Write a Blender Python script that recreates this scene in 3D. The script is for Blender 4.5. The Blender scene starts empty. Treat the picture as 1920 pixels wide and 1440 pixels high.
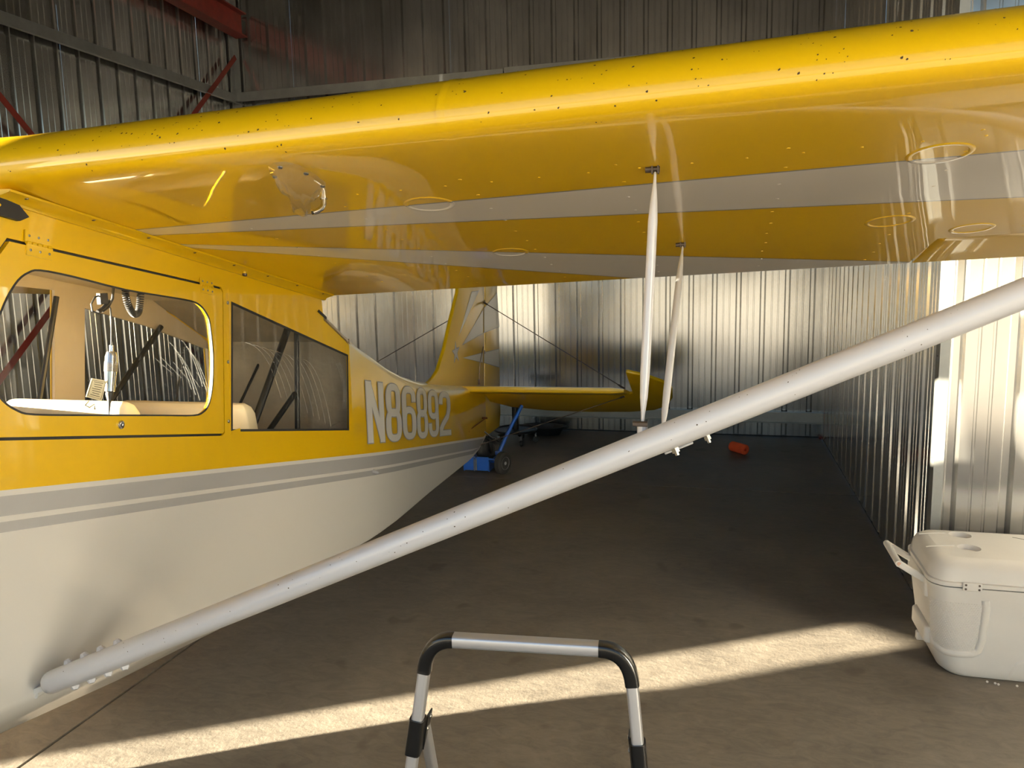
import bpy, bmesh, math, random
from mathutils import Vector, Matrix
from mathutils.geometry import tessellate_polygon
random.seed(7)
R = math.radians
scene = bpy.context.scene
C = scene.collection

# ------------------------------------------------------------------ camera
F = 1463.4545
M = Matrix(((0.9661, -0.0159, 0.2558), (0.2563, 0.1424, -0.9560), (-0.0212, 0.9897, 0.1417)))
X0 = Vector(M.col[0]).normalized(); Y0 = Vector(M.col[1]); Y0 = (Y0 - X0 * Y0.dot(X0)).normalized(); Z0 = X0.cross(Y0)
CAMP = Vector((0, 0, 1.6))
cd = bpy.data.cameras.new('camera'); cam = bpy.data.objects.new('camera', cd); C.objects.link(cam)
cd.sensor_width = 36; cd.lens = F * 36 / 1920; cd.clip_start = 0.02; cd.clip_end = 500
cam.matrix_world = Matrix((( X0.x, Y0.x, Z0.x, CAMP.x), (X0.y, Y0.y, Z0.y, CAMP.y), (X0.z, Y0.z, Z0.z, CAMP.z), (0, 0, 0, 1)))
scene.camera = cam

# ------------------------------------------------------------------ world, sun, exposure
SLOPE = 0.585; ELEV = 8.0
w = bpy.data.worlds.new('sky'); scene.world = w; w.use_nodes = True
nt = w.node_tree; bg = nt.nodes['Background']
sky = nt.nodes.new('ShaderNodeTexSky'); sky.sky_type = 'NISHITA'; sky.sun_disc = False
sky.sun_elevation = R(ELEV); sky.sun_rotation = math.atan2(-1, -SLOPE); sky.air_density = 1.0; sky.dust_density = 1.0; sky.ozone_density = 2.5
nt.links.new(sky.outputs[0], bg.inputs[0]); bg.inputs[1].default_value = 0.62
sd = bpy.data.lights.new('sun', 'SUN'); sun = bpy.data.objects.new('sun', sd); C.objects.link(sun)
sd.energy = 200.0; sd.color = (1.0, 0.88, 0.66); sd.angle = R(0.53)
sdir = Vector((1, SLOPE, -math.tan(R(ELEV)) * math.hypot(1, SLOPE))).normalized()
sun.rotation_euler = sdir.to_track_quat('-Z', 'Y').to_euler(); sun.location = (-9, -6, 4)
vs = scene.view_settings
vs.view_transform = 'Standard'; vs.look = 'None'; vs.gamma = 1; vs.use_curve_mapping = False; vs.exposure = -0.62

# ------------------------------------------------------------------ helpers
def ray(x, y): return X0 * ((x - 960) / F) + Y0 * (-(y - 720) / F) - Z0
def pX(x, y, X): r = ray(x, y); return CAMP + r * (X / r.x)
def pY(x, y, Y): r = ray(x, y); return CAMP + r * (Y / r.y)
def pZ(x, y, Z): r = ray(x, y); return CAMP + r * ((Z - 1.6) / r.z)
def lin(c):
    c = c / 255
    return c / 12.92 if c <= .04045 else ((c + .055) / 1.055) ** 2.4
def rgb(r, g, b): return (lin(r), lin(g), lin(b), 1)
MATS = {}
def mat(name, col, rough=.5, metal=0, coat=0, coat_rough=.05, bump=0, bscale=20, bdist=.002, var=0, vscale=3, spec=.5, rvar=0, stretch=(1, 1, 1), bdetail=3):
    m = bpy.data.materials.new(name); m.use_nodes = True; n = m.node_tree.nodes; l = m.node_tree.links
    b = n['Principled BSDF']
    b.inputs['Base Color'].default_value = col; b.inputs['Roughness'].default_value = rough; b.inputs['Metallic'].default_value = metal
    b.inputs['Coat Weight'].default_value = coat; b.inputs['Coat Roughness'].default_value = coat_rough
    b.inputs['Specular IOR Level'].default_value = spec
    tc = n.new('ShaderNodeTexCoord'); mp = n.new('ShaderNodeMapping'); mp.inputs['Scale'].default_value = stretch
    l.new(tc.outputs['Object'], mp.inputs[0])
    if var or rvar:
        nz = n.new('ShaderNodeTexNoise'); nz.inputs['Scale'].default_value = vscale; nz.inputs['Detail'].default_value = 6; nz.inputs['Roughness'].default_value = .6
        l.new(mp.outputs[0], nz.inputs['Vector'])
        if var:
            mx = n.new('ShaderNodeMix'); mx.data_type = 'RGBA'
            mx.inputs['A'].default_value = tuple(c * (1 - var) for c in col[:3]) + (1,); mx.inputs['B'].default_value = tuple(min(1, c * (1 + var)) for c in col[:3]) + (1,)
            mr = n.new('ShaderNodeMapRange'); mr.inputs['From Min'].default_value = .3; mr.inputs['From Max'].default_value = .7
            l.new(nz.outputs[0], mr.inputs[0]); l.new(mr.outputs[0], mx.inputs['Factor']); l.new(mx.outputs['Result'], b.inputs['Base Color'])
        if rvar:
            mr2 = n.new('ShaderNodeMapRange'); mr2.inputs['From Min'].default_value = .3; mr2.inputs['From Max'].default_value = .7
            mr2.inputs['To Min'].default_value = max(0, rough - rvar); mr2.inputs['To Max'].default_value = rough + rvar
            l.new(nz.outputs[0], mr2.inputs[0]); l.new(mr2.outputs[0], b.inputs['Roughness'])
    if bump:
        bz = n.new('ShaderNodeTexNoise'); bz.inputs['Scale'].default_value = bscale; bz.inputs['Detail'].default_value = bdetail
        l.new(mp.outputs[0], bz.inputs['Vector'])
        bp = n.new('ShaderNodeBump'); bp.inputs['Strength'].default_value = bump; bp.inputs['Distance'].default_value = bdist
        l.new(bz.outputs[0], bp.inputs['Height']); l.new(bp.outputs[0], b.inputs['Normal'])
        if coat: l.new(bp.outputs[0], b.inputs['Coat Normal'])
    if coat: b.inputs['Coat IOR'].default_value = 1.65
    MATS[name] = m; return m

YEL = rgb(226, 182, 0); WHT = rgb(232, 230, 226)
yellow = mat('yellow_paint', YEL, .35, coat=.8, coat_rough=.03, bump=.15, bscale=6, bdist=.004, bdetail=1)
white = mat('white_paint', WHT, .4, coat=.6, coat_rough=.06, bump=.12, bscale=5, bdist=.004, bdetail=1)
grey = mat('grey_paint', rgb(160, 160, 162), .4, coat=.5)
greyline = mat('grey_pinstripe', rgb(130, 128, 124), .4, coat=.5)
cream = mat('cream_cloth', rgb(205, 192, 168), .75, bump=.3, bscale=60, var=.06, vscale=8)
seatm = mat('cream_vinyl', rgb(232, 220, 190), .5, bump=.3, bscale=20, var=.05, vscale=6)
liner = mat('grey_liner', rgb(150, 142, 128), .85, bump=.5, bscale=12, bdist=.01, var=.15, vscale=5)
black = mat('black_rubber', rgb(22, 22, 24), .55)
blackpl = mat('black_plastic', rgb(14, 14, 15), .28, coat=.3)
tubem = mat('dark_tube', rgb(28, 30, 32), .4)
strutm = mat('strut_white', rgb(210, 210, 215), .28, coat=.4, coat_rough=.15, var=.02, vscale=8)
chrome = mat('bright_metal', rgb(210, 210, 212), .18, metal=1)
steel = mat('dull_steel', rgb(150, 148, 145), .4, metal=1, var=.2, vscale=30)
darkst = mat('dark_steel', rgb(95, 85, 78), .5, metal=.8, var=.3, vscale=50)
alu = mat('brushed_aluminium', rgb(208, 208, 212), .42, metal=.75, bump=.1, bscale=80, stretch=(1, 1, .1))
galv = mat('galvanised_sheet', rgb(208, 208, 207), .19, metal=.96, var=.13, vscale=2.2, rvar=.03, bump=.12, bscale=1.1, bdist=.003, stretch=(1, 1, .6), bdetail=2)
galvg = mat('galvanised_girt', rgb(150, 152, 152), .45, metal=.8, var=.12, vscale=7)
redst = mat('red_primer_steel', rgb(112, 34, 24), .6, var=.2, vscale=12)
roofm = mat('roof_sheet', rgb(44, 42, 40), .7, metal=.2, var=.2, vscale=2)
plast = mat('cooler_plastic', rgb(226, 221, 214), .45, var=.03, vscale=7, bump=.1, bscale=150)
plast2 = mat('cooler_dark_gap', rgb(90, 86, 80), .7)
blue = mat('blue_paint', rgb(22, 84, 178), .35, coat=.4)
orange = mat('orange_foam', rgb(238, 92, 48), .8, bump=.4, bscale=90, var=.08, vscale=15)
binm = mat('black_bin', rgb(30, 32, 36), .5)
specm = mat('dead_bug', rgb(66, 48, 22), .9)
tiremat = mat('tire_rubber', rgb(44, 43, 42), .8, bump=.4, bscale=60)
paper = mat('paper_tag', rgb(214, 206, 178), .8)
ink = mat('ink', rgb(70, 66, 58), .8)
blocker_m = mat('plywood', rgb(150, 118, 80), .7, var=.2, vscale=6)
cab_m = mat('grey_cabinet', rgb(95, 100, 105), .5)

def floor_mat():
    m = bpy.data.materials.new('concrete'); m.use_nodes = True; n = m.node_tree.nodes; l = m.node_tree.links; b = n['Principled BSDF']
    tc = n.new('ShaderNodeTexCoord')
    def noise(s, d=8, r=.6, dist=0, st=(1, 1, 1)):
        mp = n.new('ShaderNodeMapping'); mp.inputs['Scale'].default_value = st; l.new(tc.outputs['Object'], mp.inputs[0])
        z = n.new('ShaderNodeTexNoise'); z.inputs['Scale'].default_value = s; z.inputs['Detail'].default_value = d; z.inputs['Roughness'].default_value = r; z.inputs['Distortion'].default_value = dist
        l.new(mp.outputs[0], z.inputs['Vector']); return z
    a = noise(1.3, 8, .62, .6); c = noise(9, 8, .7, 1.5, (1, 2.2, 1)); d = noise(55, 4, .6)
    cr = n.new('ShaderNodeValToRGB'); e = cr.color_ramp.elements
    e[0].position = .3; e[0].color = rgb(80, 75, 69); e[1].position = .72; e[1].color = rgb(132, 124, 112)
    mx = n.new('ShaderNodeMath'); mx.operation = 'MULTIPLY_ADD'; mx.inputs[1].default_value = .55; l.new(c.outputs[0], mx.inputs[0])
    m2 = n.new('ShaderNodeMath'); m2.operation = 'MULTIPLY_ADD'; m2.inputs[1].default_value = .45; m2.inputs[2].default_value = -.02; l.new(a.outputs[0], m2.inputs[0]); l.new(m2.outputs[0], mx.inputs[2])
    l.new(mx.outputs[0], cr.inputs[0])
    # small dark stains
    v = n.new('ShaderNodeTexNoise'); v.inputs['Scale'].default_value = 4.5; v.inputs['Detail'].default_value = 2; l.new(tc.outputs['Object'], v.inputs['Vector'])
    mr = n.new('ShaderNodeMapRange'); mr.inputs['From Min'].default_value = .66; mr.inputs['From Max'].default_value = .72; mr.inputs['To Min'].default_value = 0; mr.inputs['To Max'].default_value = .45; l.new(v.outputs[0], mr.inputs[0])
    mm = n.new('ShaderNodeMix'); mm.data_type = 'RGBA'; mm.inputs['B'].default_value = rgb(70, 62, 54); l.new(cr.outputs[0], mm.inputs['A']); l.new(mr.outputs[0], mm.inputs['Factor'])
    l.new(mm.outputs['Result'], b.inputs['Base Color'])
    r2 = n.new('ShaderNodeMapRange'); r2.inputs['To Min'].default_value = .38; r2.inputs['To Max'].default_value = .75; l.new(c.outputs[0], r2.inputs[0]); l.new(r2.outputs[0], b.inputs['Roughness'])
    bp = n.new('ShaderNodeBump'); bp.inputs['Strength'].default_value = .35; bp.inputs['Distance'].default_value = .003; l.new(d.outputs[0], bp.inputs['Height']); l.new(bp.outputs[0], b.inputs['Normal'])
    b.inputs['Specular IOR Level'].default_value = .35
    return m
conc = floor_mat()

def glass_mat(name, tint, gloss=.06):
    m = bpy.data.materials.new(name); m.use_nodes = True; n = m.node_tree.nodes; l = m.node_tree.links
    n.remove(n['Principled BSDF']); out = n['Material Output']
    t = n.new('ShaderNodeBsdfTransparent'); t.inputs[0].default_value = tint
    g = n.new('ShaderNodeBsdfGlossy'); g.inputs['Roughness'].default_value = .02
    fr = n.new('ShaderNodeFresnel'); gm_ = n.new('ShaderNodeNewGeometry'); io = n.new('ShaderNodeMapRange'); io.inputs['To Min'].default_value = 1.45; io.inputs['To Max'].default_value = 1 / 1.45; l.new(gm_.outputs['Backfacing'], io.inputs[0]); l.new(io.outputs[0], fr.inputs[0])
    mx = n.new('ShaderNodeMixShader'); l.new(fr.outputs[0], mx.inputs[0]); l.new(t.outputs[0], mx.inputs[1]); l.new(g.outputs[0], mx.inputs[2]); l.new(mx.outputs[0], out.inputs[0])
    tc = n.new('ShaderNodeTexCoord'); nz = n.new('ShaderNodeTexNoise'); nz.inputs['Scale'].default_value = 3; nz.inputs['Detail'].default_value = 0; l.new(tc.outputs['Object'], nz.inputs['Vector'])
    bp = n.new('ShaderNodeBump'); bp.inputs['Strength'].default_value = .15; bp.inputs['Distance'].default_value = .01; l.new(nz.outputs[0], bp.inputs['Height']); l.new(bp.outputs[0], g.inputs['Normal'])
    return m
glass = glass_mat('clear_plexiglass', (.95, .95, .93, 1))
tinted = glass_mat('smoked_plexiglass', (.8, .8, .78, 1))
scratch = bpy.data.materials.new('plexiglass_scratch'); scratch.use_nodes = True
_b = scratch.node_tree.nodes['Principled BSDF']; _b.inputs['Base Color'].default_value = (.8, .8, .78, 1); _b.inputs['Alpha'].default_value = .28; _b.inputs['Roughness'].default_value = .3

# wing paint: yellow with the two white rays bordered in grey on the underside (flat paint by object coordinates)
def wing_mat():
    m = yellow.copy(); m.name = 'yellow_paint_with_rays'; n = m.node_tree.nodes; l = m.node_tree.links; b = n['Principled BSDF']
    tc = n.new('ShaderNodeTexCoord'); sp = n.new('ShaderNodeSeparateXYZ'); l.new(tc.outputs['Object'], sp.inputs[0])
    def math2(op, a, c, cl=False):
        q = n.new('ShaderNodeMath'); q.operation = op; q.use_clamp = cl
        for i, v in enumerate((a, c)):
            if hasattr(v, 'links'): l.new(v, q.inputs[i])
            else: q.inputs[i].default_value = v
        return q.outputs[0]
    xs, ys = sp.outputs[0], sp.outputs[1]
    def line(k, x0, y0, s):   # signed distance-like s*(y - (y0 + k (x-x0)))
        t = math2('MULTIPLY', xs, k); t = math2('ADD', t, y0 - k * x0); t = math2('SUBTRACT', ys, t)
        return math2('MULTIPLY', t, s / math.sqrt(1 + k * k))
    r1 = math2('MINIMUM', line(-.006, -1.662, 1.774, 1), line(.13, -.094, 2.017, -1))
    r2 = math2('MINIMUM', line(.434, -1.645, 1.88, 1), line(.733, -1.645, 1.88, -1))
    ray_ = math2('MAXIMUM', r1, r2)
    nx = math2('LESS_THAN', xs, 1.35)
    wm = math2('GREATER_THAN', ray_, .0035); gm = math2('GREATER_THAN', ray_, -.0035)
    wm = math2('MULTIPLY', wm, nx); gm = math2('MULTIPLY', gm, nx)
    a = n.new('ShaderNodeMix'); a.data_type = 'RGBA'; a.inputs['A'].default_value = YEL; a.inputs['B'].default_value = rgb(140, 138, 134); l.new(gm, a.inputs['Factor'])
    c = n.new('ShaderNodeMix'); c.data_type = 'RGBA'; c.inputs['B'].default_value = rgb(222, 216, 208); l.new(a.outputs['Result'], c.inputs['A']); l.new(wm, c.inputs['Factor'])
    l.new(c.outputs['Result'], b.inputs['Base Color'])
    return m
wingm = wing_mat()

def link(o, parent=None):
    C.objects.link(o)
    if parent is not None:
        o.parent = parent; o.matrix_parent_inverse = Matrix.Identity(4)
        loc = parent_loc(parent); o.location = Vector(o.location) - loc
    return o
def parent_loc(p):
    v = Vector((0, 0, 0))
    while p is not None: v = v + p.location; p = p.parent
    return v
def mesh(name, vs_, fs, ms, parent=None, smooth=False, mi=None, bev=0, solid=0, auto=40):
    me = bpy.data.meshes.new(name); me.from_pydata([tuple(v) for v in vs_], [], fs); 
    for m in (ms if isinstance(ms, (list, tuple)) else [ms]): me.materials.append(m)
    if mi: me.polygons.foreach_set('material_index', mi)
    bm = bmesh.new(); bm.from_mesh(me); bmesh.ops.recalc_face_normals(bm, faces=bm.faces)
    if smooth:
        for f in bm.faces: f.smooth = True
        for e in bm.edges:
            if len(e.link_faces) == 2 and e.calc_face_angle(0) > R(auto): e.smooth = False
    bm.to_mesh(me); bm.free()
    o = bpy.data.objects.new(name, me); link(o, parent)
    if solid:
        s = o.modifiers.new('solid', 'SOLIDIFY'); s.thickness = solid; s.offset = 0
    if bev:
        s = o.modifiers.new('bevel', 'BEVEL'); s.width = bev; s.segments = 3; s.limit_method = 'ANGLE'; s.angle_limit = R(35)
        for p in me.polygons: p.use_smooth = True
    return o
class MB:
    def __init__(s): s.v = []; s.f = []; s.m = []
    def add(s, v, f, mi=0):
        k = len(s.v); s.v += [Vector(a) for a in v]; s.f += [tuple(i + k for i in q) for q in f]; s.m += [mi] * len(f)
    def box(s, c, d, mi=0, rot=None):
        c = Vector(c); v = []
        for x in (-.5, .5):
            for y in (-.5, .5):
                for z in (-.5, .5):
                    p = Vector((x * d[0], y * d[1], z * d[2]))
                    if rot is not None: p = rot @ p
                    v.append(c + p)
        s.add(v, [(0, 1, 3, 2), (4, 6, 7, 5), (0, 4, 5, 1), (2, 3, 7, 6), (0, 2, 6, 4), (1, 5, 7, 3)], mi)
    def loft(s, rings, closed=True, caps=True, mi=0):
        n = len(rings[0]); v = [p for r in rings for p in r]; f = []
        for i in range(len(rings) - 1):
            for j in range(n if closed else n - 1):
                a = i * n + j; b = i * n + (j + 1) % n; f.append((a, b, b + n, a + n))
        if caps and closed: f += [tuple(range(n)), tuple((len(rings) - 1) * n + j for j in range(n))[::-1]]
        s.add(v, f, mi)
    def tube(s, pts, r, n=10, mi=0, caps=True, flat=1.0, up=None):
        pts = [Vector(p) for p in pts]; rings = []
        rr = r if isinstance(r, (list, tuple)) else [r] * len(pts)
        prev = None
        for i, p in enumerate(pts):
            t = (pts[min(i + 1, len(pts) - 1)] - pts[max(i - 1, 0)]).normalized()
            if prev is None:
                u = Vector(up) if up else (Vector((0, 0, 1)) if abs(t.z) < .9 else Vector((1, 0, 0)))
            else: u = prev
            u = (u - t * u.dot(t)).normalized(); prev = u; q = t.cross(u)
            rings.append([p + u * (rr[i] * math.cos(2 * math.pi * k / n)) + q * (rr[i] * flat * math.sin(2 * math.pi * k / n)) for k in range(n)])
        s.loft(rings, True, caps, mi)
    def cyl(s, a, b, r, n=14, mi=0): s.tube([a, b], r, n, mi)
    def lathe(s, c, prof, axis=(0, 0, 1), n=24, mi=0):  # prof: (r, h)
        ax = Vector(axis).normalized(); u = (Vector((1, 0, 0)) if abs(ax.x) < .9 else Vector((0, 1, 0))); u = (u - ax * u.dot(ax)).normalized(); q = ax.cross(u); c = Vector(c)
        s.loft([[c + ax * h + (u * math.cos(2 * math.pi * k / n) + q * math.sin(2 * math.pi * k / n)) * max(r, 1e-4) for k in range(n)] for r, h in prof], True, True, mi)
    def build(s, name, ms, parent=None, smooth=False, **k): return mesh(name, s.v, s.f, ms, parent, smooth, mi=s.m if isinstance(ms, (list, tuple)) else None, **k)
def empty(name, loc, label=None, cat=None, group=None, kind=None):
    o = bpy.data.objects.new(name, None); o.location = loc; C.objects.link(o); o.empty_display_size = .1
    tag(o, label, cat, group, kind); return o
def tag(o, label=None, cat=None, group=None, kind=None):
    if label: o['label'] = label
    if cat: o['category'] = cat
    if group: o['group'] = group
    if kind: o['kind'] = kind
    return o
def copy_obj(o, parent, loc=None):
    c = o.copy(); C.objects.link(c); c.parent = parent
    if loc is not None: c.location = loc
    return c
def clipped(poly, a, b, c, keep=1): pass
def poly_mesh(name, outer, holes, f3, m, parent, thick=0, tdir=None, smooth=False):
    """planar plate with holes; f3 maps 2D -> 3D; thickness along tdir"""
    loops = [[Vector((p[0], p[1], 0)) for p in outer]] + [[Vector((p[0], p[1], 0)) for p in h] for h in holes]
    tris = tessellate_polygon(loops); flat = [p for lp in loops for p in lp]
    v = [f3(p.x, p.y) for p in flat]; f = [tuple(t) for t in tris]
    if thick:
        n = len(v); d = Vector(tdir) * thick; v2 = v + [Vector(p) + d for p in v]
        f2 = f + [tuple(i + n for i in t)[::-1] for t in f]; k = 0
        for lp in loops:
            L = len(lp)
            for i in range(L):
                a, b = k + i, k + (i + 1) % L; f2.append((a, b, b + n, a + n))
            k += L
        v, f = v2, f2
    return mesh(name, v, f, m, parent, smooth)
def offset_poly(p, d):
    n = len(p); area = sum(p[i][0] * p[(i + 1) % n][1] - p[(i + 1) % n][0] * p[i][1] for i in range(n)); s = 1 if area > 0 else -1; out = []
    for i in range(n):
        a = Vector(p[i - 1]); b = Vector(p[i]); c = Vector(p[(i + 1) % n])
        e1 = (b - a).normalized(); e2 = (c - b).normalized(); n1 = Vector((e1.y, -e1.x)) * s; n2 = Vector((e2.y, -e2.x)) * s
        q = (n1 + n2); q = q / max(.3, q.dot(n1)); out.append((b.x + q.x * d, b.y + q.y * d))
    return out
def screw(mb, p, nrm, r=.004, h=.002, mi=0):
    mb.lathe(p, [(r, 0), (r, h * .5), (r * .6, h)], nrm, 8, mi)

# ------------------------------------------------------------------ the hangar
PITCH = .2174; XL, XR, YB, YJ = -5.064, .93, 7.672, 3.72; H = 4.75; YF = -1.25
def rib_profile(L, phase=0):
    """list of (s, depth): flat sheet with deep grooves every PITCH and two shallow ribs between"""
    pts = []; s = -PITCH + phase
    while s < L + PITCH:
        for ds, d in ((0, 0), (.014, .028), (.04, .028), (.054, 0), (.101, 0), (.104, .004), (.112, .004), (.115, 0), (.157, 0), (.16, .004), (.168, .004), (.171, 0)):
            pts.append((s + ds, d))
        s += PITCH
    pts = [p for p in pts if -1e-6 <= p[0] <= L + 1e-6]
    if not pts or pts[0][0] > 0: pts.insert(0, (0, 0))
    if pts[-1][0] < L: pts.append((L, 0))
    return pts
def ribbed_wall(name, origin, along, out, L, phase, z0=.012, z1=H, sheet=4 * PITCH):
    root = empty(name, Vector(origin), kind='structure')
    along = Vector(along); out = Vector(out); s0 = 0; origin = Vector(origin); k = 0
    while s0 < L - .01:
        l = min(sheet if k else 3 * PITCH + (phase + .075) % PITCH, L - s0); prof = rib_profile(l, (phase - s0) % PITCH - PITCH) if l > 0 else []
        mb = MB(); dz = .0008 * (k % 2)
        v = []; 
        for s, d in prof:
            b = origin + along * (s0 + s) + out * (d + dz)
            v += [b + Vector((0, 0, z0)), b + Vector((0, 0, z1))]
        f = [(2 * i, 2 * i + 2, 2 * i + 3, 2 * i + 1) for i in range(len(prof) - 1)]
        mesh('wall_panel', v, f, galv, root); s0 += l; k += 1
    return root
wb = ribbed_wall('wall_back', (XL, YB, 0), (1, 0, 0), (0, 1, 0), XR - XL, (-2.04 - XL) % PITCH)
wl = ribbed_wall('wall_left', (XL, YJ, 0), (0, 1, 0), (-1, 0, 0), YB - YJ, (4.863 - YJ - .027) % PITCH)
wr = ribbed_wall('wall_right', (XR, YJ, 0), (0, 1, 0), (1, 0, 0), YB - YJ, .05)
wjr = ribbed_wall('wall_right_bay', (XR, YJ, 0), (1, 0, 0), (0, 1, 0), 3.4, .033)
wjl = ribbed_wall('wall_left_bay', (XL - 3.4, YJ, 0), (1, 0, 0), (0, 1, 0), 3.4, .1)
wsr = ribbed_wall('wall_right_front', (XR + 3.4, YF, 0), (0, 1, 0), (1, 0, 0), YJ - YF, .1)
wsl = ribbed_wall('wall_left_front', (XL - 3.4, YF, 0), (0, 1, 0), (-1, 0, 0), YJ - YF, .1)
# girts
def girt(parent, a, b, inward, h=.075, dpt=.06):
    a = Vector(a); b = Vector(b); n = Vector(inward); t = .004
    prof = [(0, -h / 2), (dpt, -h / 2), (dpt, -h / 2 + .016), (dpt - t, -h / 2 + .016), (dpt - t, -h / 2 + t), (t * 2, -h / 2 + t), (t * 2, h / 2 - t), (dpt - t, h / 2 - t), (dpt - t, h / 2 - .016), (dpt, h / 2 - .016), (dpt, h / 2), (0, h / 2)]
    mb = MB(); mb.loft([[p + n * (q[0] + .002) + Vector((0, 0, q[1])) for q in prof] for p in (a, b)])
    return mb.build('girt', galvg, parent)
def zgirt(parent, a, b, inward, zc, h=.09, dpt=.07):
    # Z-shaped rail: face towards the room, flange on top against the sheets
    a = Vector(a); b = Vector(b); n = Vector(inward); t = .005
    prof = [(0, h * .5), (dpt, h * .5), (dpt, -h * .5), (dpt + .03, -h * .5), (dpt + .03, -h * .5 - t), (dpt - t, -h * .5 - t), (dpt - t, h * .5 - t), (0, h * .5 - t)]
    mb = MB(); mb.loft([[p + n * q[0] + Vector((0, 0, zc + q[1])) for q in prof] for p in (a, b)])
    return mb.build('girt', galvg, parent)
zgirt(wb, (XL, YB - .002, 0), (-2.065, YB - .002, 0), (0, -1, 0), 3.50); zgirt(wb, (-2.055, YB - .002, 0), (XR, YB - .002, 0), (0, -1, 0), 3.51)
zgirt(wb, (XL, YB - .002, 0), (XR, YB - .002, 0), (0, -1, 0), .20)
zgirt(wl, (XL + .002, YJ, 0), (XL + .002, YB, 0), (1, 0, 0), 3.48)
zgirt(wl, (XL + .002, YJ, 0), (XL + .002, YB, 0), (1, 0, 0), .20)
# corner trims
mb = MB(); mb.box((XR + .008, YJ - .006, H / 2), (.04, .004, H)); mb.box((XR - .0085, YJ + .028, H / 2), (.004, .07, H)); mb.build('corner_trim', galvg, wjr)
mb = MB()
for i in range(9): screw(mb, (XR - .011, YJ + .03, .3 + .45 * i), (-1, 0, 0), .005, .004)
mb.build('trim_screws', steel, wjr)
mb = MB(); mb.box((XL + .05, YB - .03, H / 2), (.1, .008, H)); mb.box((XL + .03, YB - .06, H / 2), (.008, .06, H)); mb.build('corner_trim', galvg, wb)
mb = MB(); mb.box((XR - .012, YB - .03, .012), (.02, .06, .024)); mb.build('post_foot', redst, wr)
# dark strips put in for the shadowed gap where sheets meet the slab
mb = MB(); mb.box(((XL + XR) / 2, YB + .03, .006), (XR - XL, .05, .012)); tag(mb.build('gap_shade_back', black), kind='structure')
mb = MB(); mb.box((XR + .02, (YB + YJ) / 2, .006), (.03, YB - YJ, .012)); tag(mb.build('gap_shade_right', black), kind='structure')
# braces and rafter
bl = MB(); a = Vector((XL + .085, 7.60, 3.904)); b = Vector((XL + .085, 3.9, .44)); d = (b - a)
rot = Matrix.Rotation(0, 3, 'X'); rot = d.to_track_quat('Y', 'Z').to_matrix()
bl.box((a + b) / 2, (.006, d.length, .05), 0, rot); o = bl.build('brace', redst, wl)
bl = MB(); a = Vector((XL + .095, 3.85, 3.69)); b = Vector((XL + .095, 7.3, .38)); d = b - a
bl.box((a + b) / 2, (.006, d.length, .05), 0, d.to_track_quat('Y', 'Z').to_matrix()); bl.build('brace', redst, wl)
ra = MB()
def ibeam(mb, a, b, h, wd, t=.012):
    a = Vector(a); b = Vector(b); s = Vector((1, 0, 0))
    pr = [(-wd / 2, -h / 2), (wd / 2, -h / 2), (wd / 2, -h / 2 + t), (t / 2, -h / 2 + t), (t / 2, h / 2 - t), (wd / 2, h / 2 - t), (wd / 2, h / 2), (-wd / 2, h / 2), (-wd / 2, h / 2 - t), (-t / 2, h / 2 - t), (-t / 2, -h / 2 + t), (-wd / 2, -h / 2 + t)]
    mb.loft([[p + s * q[0] + Vector((0, 0, q[1])) for q in pr] for p in (a, b)])
ibeam(ra, (-4.90, 7.62, 4.21), (-4.83, 3.6, 4.33), .24, .14)
rf = ra.build('rafter', redst, wl)
# roof
tag(mesh('ceiling', [(XL - 3.5, YF - .1, H), (XR + 3.5, YF - .1, H), (XR + 3.5, YB + .1, H), (XL - 3.5, YB + .1, H)], [(0, 1, 2, 3)], roofm, solid=.05), kind='structure')
# header above the door opening
mb = MB(); mb.box(((XL + XR) / 2, YF, H - .425), (XR - XL + 6.9, .08, .85)); tag(mb.build('trim_1', galvg), kind='structure')
# floor slabs
fl = empty('floor', (0, 0, 0), kind='structure')
xs = [(XL - 3.45, -2.2445), (-2.2315, XR + 3.45)]; ys = [(YF, 5.727), (5.737, YB + .08)]
for xa, xb in xs:
    for ya, yb in ys:
        nseg = 60; v = []; j = .002
        me = MB(); me.box(((xa + xb) / 2, (ya + yb) / 2, -.05), (xb - xa, yb - ya, .1)); me.build('slab', conc, fl)
mesh('joint_filler', [(XL - 3.4, YF, -.012), (XR + 3.4, YF, -.012), (XR + 3.4, YB, -.012), (XL - 3.4, YB, -.012)], [(0, 1, 2, 3)], mat('joint_dirt', rgb(30, 26, 22), 1), fl)
apron = mat('apron_concrete', rgb(140, 132, 122), .9, var=.15, vscale=.7)
tag(mesh('apron', [(-60, -70, -.03), (60, -70, -.03), (60, YF, -.03), (-60, YF, -.03)], [(0, 1, 2, 3)], apron), kind='structure')

# ------------------------------------------------------------------ the airplane
XC = -1.9
plane = empty('light_airplane', (XC, 2.5, 0), 'yellow and white high-wing tail-dragger airplane with grey side stripes parked in the hangar', 'airplane')
def z1(Y): return 1.144 - .187 * (Y - 1.333)
def offs(Y):
    t = min(1, max(0, (Y - 1.33) / 4.1))
    return [0, .0135 + .002 * t, .059 + .022 * t, .072 + .022 * t, .096 + .024 * t]
def interp(tab, Y):
    if Y <= tab[0][0]: return tab[0][1]
    for (a, va), (b, vb) in zip(tab, tab[1:]):
        if Y <= b: return va + (vb - va) * (Y - a) / (b - a)
    return tab[-1][1]
BD = [(1.3, .095), (1.6, .1), (1.9, .095), (2.2, .08), (2.6, .055), (3.2, .03), (4.2, .02), (6, .012)]
def wid(Y):
    if Y < 3.05: return .36
    if Y < 3.65: return .36 - .118 * (Y - 3.05) ** 2 / 1.2
    return max(.022, .3246 - .118 * (Y - 3.65))
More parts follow.
